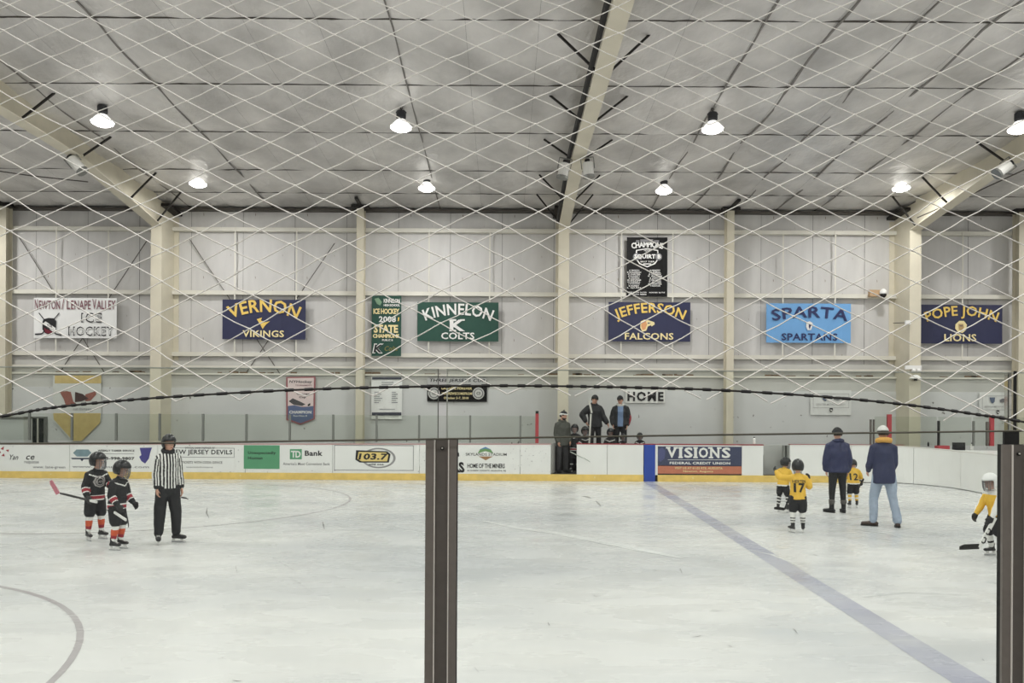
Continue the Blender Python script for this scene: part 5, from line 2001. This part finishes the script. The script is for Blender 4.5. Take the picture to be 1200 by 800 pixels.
    def collar(self, m, r=.062, drop=0.0, name='hood', thick=.022):
        """soft ring round the neck: hood, collar or scarf"""
        J, hb = self.J, self.hb
        c = J['chest'] + self.up * (.03 - drop) * hb
        L = []
        N = 12
        pts = [c + self.sx * math.cos(a) * r * hb + Vector((0, 1, 0)) * (math.sin(a) * r * .9 + .006) * hb + self.up * (.012 * math.sin(a)) * hb for a in [2 * math.pi * k / N for k in range(N)]]
        for k in range(N):
            L.append(([(pts[k], thick * hb, thick * hb), (pts[(k + 1) % N], thick * hb, thick * hb)], 8))
        return add_mesh(remesh(L, .009, 2, name, .004, 22), name, m, self.t)

    def project_text(self, text, cz, w, h, m, front=False, cx=0.0, bold=.03, name='number', arch=0.0):
        """lettering laid onto the jersey"""
        me = self.topo.data
        bvh = BVHTree.FromPolygons([v.co for v in me.vertices], [tuple(p.vertices) for p in me.polygons])
        vs, fs = glyphs(text, bold, 1.0)
        bm = bmesh.new()
        sgn = -1 if front else 1
        vv = []
        for u, v in vs:
            vv.append(bm.verts.new((cx + (u * w) * (1 if front else -1), 0, cz + v * h - arch * (2 * u) ** 2)))
        for f in fs:
            try:
                bm.faces.new([vv[i] for i in f])
            except ValueError:
                pass
        for _ in range(2):
            long_ = [e for e in bm.edges if e.calc_length() > .02]
            if long_:
                bmesh.ops.subdivide_edges(bm, edges=long_, cuts=1)
        bmesh.ops.triangulate(bm, faces=bm.faces[:])
        for v in bm.verts:
            hit = bvh.ray_cast(Vector((v.co.x, sgn * 2, v.co.z)), Vector((0, -sgn, 0)))
            v.co.y = (hit[0].y if hit[0] is not None else 0) + sgn * .006
        out = bpy.data.meshes.new(name)
        bm.to_mesh(out)
        bm.free()
        return add_mesh(out, name, m, self.topo)


VISOR = glass_mat('clear_visor', (235, 238, 238), ior=1.3)


def hockey_stick(label, butt, heel, toe_dir, shaft_m, blade_m, w=.030, blade=.26, name='hockey_stick', bh=.06, tape=True, group=None, blade_up=None):
    butt, heel = Vector(butt), Vector(heel)
    t = empty(name, heel, label, 'hockey stick', group)
    ax = (butt - heel).normalized()
    MB().bar(heel + ax * .02, butt, .022, w).build('shaft', shaft_m, t)
    if tape:
        MB().bar(butt - ax * .14, butt + ax * .006, .028, w + .006).build('grip_tape', M_WHC, t)
    td = Vector(toe_dir).normalized()
    up = Vector(blade_up) if blade_up else Vector((0, 0, 1))
    nrm = td.cross(up).normalized()
    b = MB()
    prev = None
    for k in range(9):
        f = k / 8
        c = heel + td * blade * f + nrm * (.03 * f * f)
        hgt = bh * (1.0 if f < .8 else 1 - (f - .8) * 2)
        v = [b.bm.verts.new(c + nrm * a * .008 + up * q) for a, q in ((-1, 0), (1, 0), (1, hgt), (-1, hgt))]
        if prev:
            for i in range(4):
                b.bm.faces.new((prev[i], prev[(i + 1) % 4], v[(i + 1) % 4], v[i]))
        else:
            b.bm.faces.new(v)
        prev = v
    b.bm.faces.new(prev)
    b.build('blade', blade_m, t)
    return t


# ---- 1 and 2: two young players in black, left -------------------------------------------------
def black_painter(P_):
    """black jersey, dark red hem and elbow bands edged in white, white yoke line"""
    J, hb = P_.J, P_.hb
    zh = J['hip'].z - .045 * hb
    zs = J['chest'].z

    def f(c, n):
        # sleeves
        for q in 'LR':
            E, W, S = J['el' + q], J['wr' + q], J['sh' + q]
            d1 = (c - E).dot(W - E) / (W - E).length_squared
            dist = (c - (E + (W - E) * max(0, min(1, d1)))).length
            if dist < .058 * hb and abs(c.x) > .085 * hb:
                if .15 < d1 < .24 or .56 < d1 < .65:
                    return 2
                if .24 <= d1 <= .56:
                    return 1
                return 0
        r = (c.z - zh) / hb
        if .012 < r < .024 or .068 < r < .080:
            return 2
        if .024 <= r <= .068:
            return 1
        y = c.z - (zs - .055 * hb + .35 * max(0, abs(c.x) - .05 * hb) - (.35 * max(0, .05 * hb - abs(c.x)) if n.y < 0 else 0))
        if abs(y) < .0075 * hb and abs(c.x) < .13 * hb:
            return 2
        return 0
    return f


def kid_black(label, pos, heading, h, pose):
    k = Person(label, pos, heading, h, pose, kid=True, skates=True)
    k.top('jersey', [M_BLK, M_REDC, M_WHC], black_painter(k), bulk=.024, hem=.055, fold=.006)
    k.bottom('hockey_pants', [M_BLK, M_WHC], bulk=.016, upto=.47, fold=.005)
    k.socks([M_ORANGE, M_WHC, M_REDC], [(-1, 1), (.12, 1), (.30, 0), (.62, 2), (.80, 1)])
    k.skates_()
    k.gloves(M_GLOVE)
    k.helmet()
    return k


g0 = G(111, 632)
ka = kid_black('young black-jersey skater with round chest crest, behind the other, holding a pink-bladed stick', (g0.x, g0.y, 0), R(60), 1.25,
               {'armL': (D(.25, -.35, -.9), D(-.35, -.9, -.1)), 'armR': (D(-.25, .12, -1), D(-.1, -.55, -.75)), 'lean': R(5), 'hyaw': R(24),
                'legL': (D(.12, -.05, -1), D(.05, .06, -1)), 'legR': (D(-.12, -.05, -1), D(-.05, .06, -1)), 'footL': R(10), 'footR': R(-12)})
M_CREST = mat('silver_crest_print', (156, 152, 150), .6)
for (r_, txt) in ((.10, 'O'), (.065, 'O')):
    ka.project_text('O', ka.J['chest'].z - .125 * ka.hb, r_ * 2, r_ * 1.9, M_CREST, front=True, name='crest_ring', bold=-.01)
ka.project_text('BLADES', ka.J['chest'].z - .125 * ka.hb, .13, .035, M_CREST, front=True, name='crest_lettering', bold=.04)
g1 = G(136.5, 643.5)
kb = kid_black('young skater in black jersey seen from the side, front one of the pair', (g1.x, g1.y, 0), R(80), 1.19,
               {'armL': (D(.2, -.1, -1), D(-.05, -.7, -.75)), 'armR': (D(-.2, .0, -1), D(-.05, -.65, -.8)), 'lean': R(6), 'hpitch': R(8), 'hyaw': R(10),
                'legL': (D(.06, -.16, -1), D(.02, .16, -1)), 'legR': (D(-.06, -.16, -1), D(-.02, .16, -1)), 'footL': R(4), 'footR': R(-2)})
M_PINKB = mat('pink_blade', (196, 124, 136), .5, var=.15, scale=20)
M_SHAFT = mat('black_shaft', (46, 44, 46), .4, specks=((200, 200, 198), 26, .62))
dA = g0.y
hockey_stick('black hockey stick with upturned pink blade held level by the rear black skater', P(113, 588, dA - .34), P(70, 577.5, dA + .05), P(62.5, 563, dA + .08) - P(70, 578, dA + .05), M_SHAFT, M_PINKB, blade=.24, bh=.065,
             blade_up=(-.85, 0, -.45))
hockey_stick('white-gripped hockey stick held low by the front black skater', P(134, 600, g1.y - .20), P(149, 610, g1.y - .34), (.5, -.1, -1), M_WHC, M_BLK, tape=False, blade=.10, bh=.04)

# ---- 3: referee ---------------------------------------------------------------------------------
g2 = G(196, 636)
rf = Person('referee in black and white striped shirt and black trousers, standing hands down', (g2.x, g2.y, 0), R(40), 1.555,
            {'armL': (D(.09, .03, -1), D(.08, -.2, -1)), 'armR': (D(-.10, .06, -1), D(.02, -.22, -1)), 'hyaw': R(14), 'lean': R(2),
             'legL': (D(.10, -.05, -1), D(.05, .06, -1)), 'legR': (D(-.10, -.05, -1), D(-.05, .06, -1)), 'footL': R(38), 'footR': R(-14)}, skates=True)


def ref_paint(c, n, P_=rf):
    J, hb = P_.J, P_.hb
    if c.z < J['hip'].z - .004:
        pass
    for q in 'LR':
        S, E, W = J['sh' + q], J['el' + q], J['wr' + q]
        for a, e in ((S, E), (E, W)):
            d1 = (c - a).dot(e - a) / (e - a).length_squared
            if abs(c.x) > .098 * hb and 0 <= d1 <= 1.02 and (c - (a + (e - a) * d1)).length < .055 * hb:
                if a is E and d1 > .80:
                    return 0
                ax = (e - a).normalized()
                sd = ax.cross(Vector((0, 1, 0))).normalized()
                u = (c - a).dot(sd)
                return 0 if (u / .036 + .25) % 1 < .5 else 1
    return 0 if (c.x / .044 + .25) % 1 < .5 else 1


rf.top('striped_shirt', [M_BLK, M_WHC], ref_paint, bulk=.010, hem=.01, voxel=.0085, fold=.004)
rf.bottom('trousers', M_BLK, bulk=.016, upto=.98, fold=.008)
rf.skates_()
rf.helmet(cage=False, visor=True)
rf.collar(M_BLK, r=.044, name='neck_warmer', thick=.026, drop=-.012)
o = MB().tube([P(205, 582, g2.y - .1) , P(208, 583, g2.y - .12)], .008, 6)
o.bm.free()
wl = rf.t.matrix_basis @ (rf.J['wrL'] + rf.J['hdL'] * .15)
o = empty('whistle', wl, 'small dark whistle in the left hand of the referee', 'whistle')
MB().tube([wl + Vector((-.01, -.02, 0)), wl + Vector((.07, -.03, -.012))], .011, 8).build('whistle_body', M_BLACK, o)
MB().tube([wl + Vector((.07, -.03, -.012)), wl + Vector((.10, -.035, -.03))], .006, 6).build('mouthpiece', M_BLACK, o)


# ---- players in yellow ------------------------------------------------------------------------
def yellow_painter(P_, variant=0):
    J, hb = P_.J, P_.hb
    zh = J['hip'].z - .06 * hb

    def f(c, n):
        if variant:
            for q in 'LR':
                E, W = J['el' + q], J['wr' + q]
                d1 = (c - E).dot(W - E) / (W - E).length_squared
                if abs(c.x) > .085 * hb and .15 < d1 < .75 and (c - (E + (W - E) * d1)).length < .06 * hb:
                    return 1 if .3 < d1 < .6 else 2
            r = (c.z - zh) / hb
            if .02 < r < .05:
                return 1
            if r <= .02 or .05 <= r < .075:
                return 2
        return 0
    return f


g3 = G(935, 624)
y1 = Person('young skater in plain yellow jersey number 17, back to the camera, white socks', (g3.x, g3.y, 0), R(176), 1.14,
            {'armL': (D(.85, -.2, .02), D(.15, -.6, .45)), 'armR': (D(-.45, -.05, -.85), D(-.1, -.55, .75)), 'hyaw': R(-14), 'hpitch': R(6), 'lean': R(2),
             'legL': (D(.10, -.04, -1), D(.02, .06, -1)), 'legR': (D(-.10, -.04, -1), D(-.02, .06, -1)), 'footL': R(18), 'footR': R(-22)}, kid=True, skates=True)
y1.top('jersey', [M_YEL, M_BLK, M_WHC], yellow_painter(y1), bulk=.024, hem=.035, fold=.006)
y1.bottom('hockey_pants', M_BLK, bulk=.020, upto=.45)
y1.socks([M_WHC, M_BLK], [(-1, 0), (.42, 1), (.50, 0), (.60, 1), (.68, 0), (.78, 1), (.9, 0)])
y1.skates_()
y1.gloves(M_GLOVE)
y1.helmet()
y1.project_text('HERTEN', y1.J['chest'].z - .085 * y1.hb, .22, .052, M_BLKG, name='name_lettering', bold=.02)
y1.project_text('17', y1.J['chest'].z - .185 * y1.hb, .19, .16, M_BLKG, name='number', bold=.05)
g4 = G(913, 600)
y2 = Person('young skater in yellow with black and white striped socks, half hidden behind number 17', (g4.x + .08, g4.y, 0), R(140), 1.04,
            {'armL': (D(.3, -.4, -.8), D(-.1, -.9, -.2)), 'armR': (D(-.2, -.3, -.9), D(.1, -.8, -.3)), 'lean': R(12), 'hyaw': R(-45),
             'legL': (D(.16, -.1, -1), D(.06, .12, -1)), 'legR': (D(-.16, -.1, -1), D(-.06, .12, -1))}, kid=True, skates=True)
y2.top('jersey', [M_YEL, M_BLK, M_WHC], yellow_painter(y2, 1), bulk=.022, hem=.05)
y2.bottom('hockey_pants', M_BLK, bulk=.014, upto=.4)
y2.socks([M_WHC, M_BLK], [(-1, 1), (.1, 0), (.22, 1), (.36, 0), (.5, 1), (.66, 0), (.78, 1)])
y2.skates_()
y2.gloves(M_GLOVE)
y2.helmet()
hy = y2.t.location
hockey_stick('black hockey stick, blade on the ice left of number 17', (hy.x + .25, hy.y - .12, .75), P(919, 598, hy.y - .25), (-.9, .0, .1), M_BLK, M_BLACK, blade=.2, bh=.06, tape=False)
g5 = G(1000, 595)
y3 = Person('small skater in yellow jersey number 12 with black and white trim, beside the navy-jacketed coach', (g5.x, g5.y, 0), R(172), .98,
            {'armL': (D(.3, -.2, -1), D(.1, -.7, -.6)), 'armR': (D(-.45, -.1, -1), D(-.25, -.5, -.7)), 'lean': R(14), 'hpitch': R(25), 'side': R(-4),
             'legL': (D(.10, -.12, -1), D(.02, .14, -1)), 'legR': (D(-.10, -.12, -1), D(-.02, .14, -1))}, kid=True, skates=True)
y3.top('jersey', [M_YEL, M_BLK, M_WHC], yellow_painter(y3, 1), bulk=.026, hem=.04)
y3.bottom('hockey_pants', M_BLK, bulk=.018, upto=.45)
y3.socks([M_YEL, M_WHC, M_BLK], [(-1, 1), (.2, 0), (.45, 1), (.6, 0), (.85, 2)])
y3.skates_()
y3.gloves(M_GLOVE)
y3.helmet()
y3.project_text('12', y3.J['chest'].z - .16 * y3.hb, .17, .15, M_BLKG, name='number', bold=.03)
hockey_stick('thin black hockey stick held by number 12, slanting down from the glove', P(1012, 561, g5.y - .1), P(1003, 577, g5.y + .2), (-.8, .5, -.3), M_BLK, M_BLACK, blade=.2, bh=.05, tape=False)

# ---- coaches on the ice --------------------------------------------------------------------------
g6 = G(981.5, 600.5)
c1 = Person('coach in navy hooded jacket and black trousers seen from behind, black knit cap', (g6.x, g6.y, 0), R(178), 1.66,
            {'armL': (D(.22, -.05, -1), D(-.05, -.15, -1)), 'armR': (D(-.22, -.05, -1), D(-.02, -.2, -1)), 'hpitch': R(6),
             'legL': (D(.06, -.02, -1), D(.03, .03, -1)), 'legR': (D(-.06, -.02, -1), D(-.03, .03, -1)), 'footL': R(35), 'footR': R(-8)})
c1.top('jacket', M_NAVY, bulk=.030, hem=.035, fold=.012, flare=.004)
c1.bottom('trousers', M_BLK, bulk=.004, upto=.80, calf=.9)
c1.shoes(M_BLK, high=.07, name='boot', cuff=mat('grey_knit_cuff', (92, 90, 88), .9))
c1.collar(M_NAVY, r=.05, name='jacket_collar', thick=.026)
c1.hair()
c1.beanie(M_BLK, M_BLK)
c1.project_text('I', c1.J['chest'].z - .055, .006, .30, M_BLK, name='back_seam')
g7 = G(1037.5, 617)
c2 = Person('coach in navy jacket and pale blue jeans walking away, white cap and tan hood', (g7.x, g7.y, 0), R(168), 1.735,
            {'armL': (D(.16, -.06, -1), D(-.02, -.75, -.6)), 'armR': (D(-.05, -.08, -1), D(.22, -.6, -.8)), 'hpitch': R(4), 'hyaw': R(6), 'lean': R(3),
             'legL': (D(.17, -.12, -1), D(.03, .08, -1)), 'legR': (D(-.14, .10, -1), D(-.16, .12, -1)), 'footL': R(75), 'footR': R(-12)})
c2.top('jacket', M_NAVY2, bulk=.012, hem=.085, fold=.009, flare=.0)
c2.bottom('jeans', M_JEANS, bulk=.008, upto=1.0, fold=.009)
c2.shoes(M_BROWN, high=.02)
c2.collar(M_HOOD, r=.058, name='hood', thick=.03, drop=-.012)
c2.hair()
c2.cap_(M_CAPW)

# ---- small white-helmeted player, right ------------------------------------------------------------
g8 = G(1169, 652)
y4 = Person('young skater with white helmet and yellow jersey leaning forward, cut by the right post', (g8.x, g8.y, 0), R(-78), 1.12,
            {'armL': (D(.12, -.45, -1), D(-.1, -.45, -1)), 'armR': (D(-.12, -.5, -1), D(.05, -.6, -.9)), 'lean': R(16), 'hpitch': R(0),
             'legL': (D(.14, -.35, -1), D(.05, .32, -1)), 'legR': (D(-.16, -.30, -1), D(-.06, .30, -1))}, kid=True, skates=True)
y4.top('jersey', [M_YEL, M_WHC, M_WHC], lambda c, n: 1 if c.z > y4.J['chest'].z - .03 or abs(c.x) > .125 else 0, bulk=.024, hem=-.02)
y4.bottom('hockey_pants', M_BLK, bulk=.020, upto=.5)
y4.socks([M_WHC, M_BLK], [(-1, 0), (.55, 1), (.68, 0)])
y4.skates_()
y4.gloves(M_GLOVE, scale=1.3)
y4.helmet(mat('white_helmet_plastic', (226, 228, 226), .3))
s0 = hockey_stick('white goalie-style stick with black blade lying on the ice at right', P(1166, 606, g8.y - .15), P(1147, 643, g8.y - .2), (-1, -.1, -.05), M_WHC, M_BLACK, w=.06, blade=.27, bh=.075, tape=False)
ax = (P(1166, 606, g8.y - .15) - P(1147, 643, g8.y - .2))
b = MB()
for f in (.28, .55):
    c = P(1147, 643, g8.y - .2) + ax * f + Vector((0, -.014, 0))
    axn = ax.normalized()
    sd = axn.cross(Vector((0, 1, 0))).normalized()
    r = .034
    ring = [(c + axn * (r * 1.3 * math.sin(a)) + sd * (r * .8 * math.cos(a))) for a in [R(40 + 280 * q / 8) for q in range(9)]]
    for p, q in zip(ring, ring[1:]):
        b.bar(p, q, .004, .016, (1, 0, 0))
b.build('shaft_lettering', M_BLACKP, s0)

# ---- people on and beside the players bench -------------------------------------------------------
FL = .2
p1 = Person('bearded man in grey-green coat and knit hat standing in the bench doorway', (XP(659, 24.15), 24.15, FL), R(28), 1.80,
            {'armL': (D(.12, .0, -1), D(-.1, -.5, -.9)), 'armR': (D(-.14, .06, -1), D(.05, -.4, -1)), 'hyaw': R(30), 'hpitch': R(8)}, voxel=.011)
p1.top('coat', M_OLIVE, bulk=.024, hem=.07, fold=.01)
p1.bottom('trousers', M_GREYJ, bulk=.008, upto=1.0)
p1.shoes(M_BLK)
p1.collar(M_OLIVE, r=.05, name='hood', thick=.026)
p1.hair()
p1.beanie(M_BLK, M_WHC, M_BLK)
p1.shell('beard', M_HAIRD, lambda x, y, z: y < -.05 and z < .24, 1.06, cen=(0, -.02, .36), rad=(.33, .42, .40), thick=-.01)
p2 = Person('man in black jacket and cap standing on the bench with one arm on his hip', (XP(697, 24.84), 24.84, .72), R(15), 1.82,
            {'armR': (D(-.75, .15, -.75), D(.35, -.35, -.9)), 'armL': (D(.45, -.1, -1), D(.3, -.5, -.8)), 'hyaw': R(15), 'hpitch': R(14), 'side': R(-3)}, voxel=.011)
p2.top('jacket', M_BLK, bulk=.030, hem=.05, fold=.012)
p2.bottom('trousers', M_BLK, bulk=.008, upto=1.0)
p2.shoes(M_BLK)
p2.collar(M_BLK, r=.05, name='jacket_collar', thick=.024)
p2.hair()
p2.cap_(M_BLK)
p3 = Person('man in open black jacket over blue hoodie, standing on the bench', (XP(727, 24.84), 24.84, .72), R(-8), 1.80,
            {'armR': (D(-.28, .0, -1), D(.1, -.45, -.9)), 'armL': (D(.28, .0, -1), D(-.15, -.35, -1)), 'hyaw': R(-14), 'hpitch': R(10)}, voxel=.011)
M_BLKRED = M_REDC


def open_jacket(c, n, P_=p3):
    J, hb = P_.J, P_.hb
    if n.y < -.15 and abs(c.x) < .042 * hb + .01 and c.z < J['chest'].z + .02 * hb:
        return 1
    if abs(c.x) > .155 * hb and n.x > .5 and .5 * hb < c.z < .72 * hb:
        return 2
    return 0


p3.top('jacket', [M_BLK, M_BLUEG, M_REDC], open_jacket, bulk=.028, hem=.03, fold=.009)
p3.bottom('trousers', M_BLK, bulk=.010, upto=1.0)
p3.shoes(M_BLK)
p3.collar(mat('grey_hood', (190, 190, 186), .8), r=.052, name='hood', thick=.026)
p3.hair()
p3.cap_(M_BLK)
kidj = []
p4 = Person('child player in black with red and white bands standing in the bench doorway', (XP(674, 24.2), 24.25, FL), R(-20), 1.37,
            {'armL': (D(.2, -.1, -1), D(-.2, -.8, -.3)), 'armR': (D(-.2, -.1, -1), D(.2, -.8, -.3))}, kid=True, skates=True, voxel=.013)
p4.top('jersey', [M_BLK, M_REDC, M_WHC], black_painter(p4), bulk=.024, hem=.05)
p4.bottom('hockey_pants', M_BLK, bulk=.016, upto=.47)
p4.socks([M_BLK, M_WHC], [(-1, 0), (.5, 1), (.6, 0)])
p4.skates_()
p4.gloves(M_GLOVE)
p4.helmet()
sit = {'legL': (D(.15, -1, -.12), D(.02, .05, -1)), 'legR': (D(-.15, -1, -.12), D(-.02, .05, -1)), 'armL': (D(.2, -.3, -1), D(-.1, -.9, -.2)), 'armR': (D(-.2, -.3, -1), D(.1, -.9, -.2)), 'lean': R(4)}
for px, hgt, hd, lab in ((688, 1.40, 10, 'seated child player in helmet beside the doorway child, behind the white boards'),
                         (713, 1.32, -25, 'seated child player in black helmet between the two standing bench men'),
                         (733, 1.06, 15, 'seated child player right of the blue-hoodie man, only the helmet top showing'),
                         (750, 1.12, -10, 'seated child player in dark helmet nearest the blue post, apart from the others')):
    q = Person(lab, (XP(px, 24.42), 24.42, 0), R(hd), hgt, sit, kid=True, skates=True, voxel=.013, z0=.73)
    q.top('jersey', [M_BLK, M_REDC, M_WHC], black_painter(q), bulk=.024, hem=.02)
    q.bottom('hockey_pants', M_BLK, bulk=.012, upto=.46)
    q.socks([M_BLK, M_WHC], [(-1, 0), (.5, 1), (.6, 0)])
    q.skates_()
    q.gloves(M_GLOVE)
    q.helmet()
d_ = 24.05
hockey_stick('pale curved stick standing upright in front of the black-jacketed man', P(690, 519, d_) - Vector((0, 0, .3)), P(692.5, 484, d_), P(689.5, 470, d_) - P(692.5, 484, d_), mat('pale_stick', (200, 200, 192), .5), mat('pale_stick', (200, 200, 192), .5), w=.05, blade=.42, bh=.06, tape=False, blade_up=(.9, 0, .2))
hockey_stick('thin pale stick held low by the doorway child across the white boards', P(668, 529, 23.37), P(684, 537, 23.30), (.85, -.05, -.5), mat('pale_green_shaft', (170, 178, 168), .5), mat('pale_green_shaft', (170, 178, 168), .5), blade=.22, bh=.03, w=.025, tape=False)

bpy.data.scenes.remove(WORK)
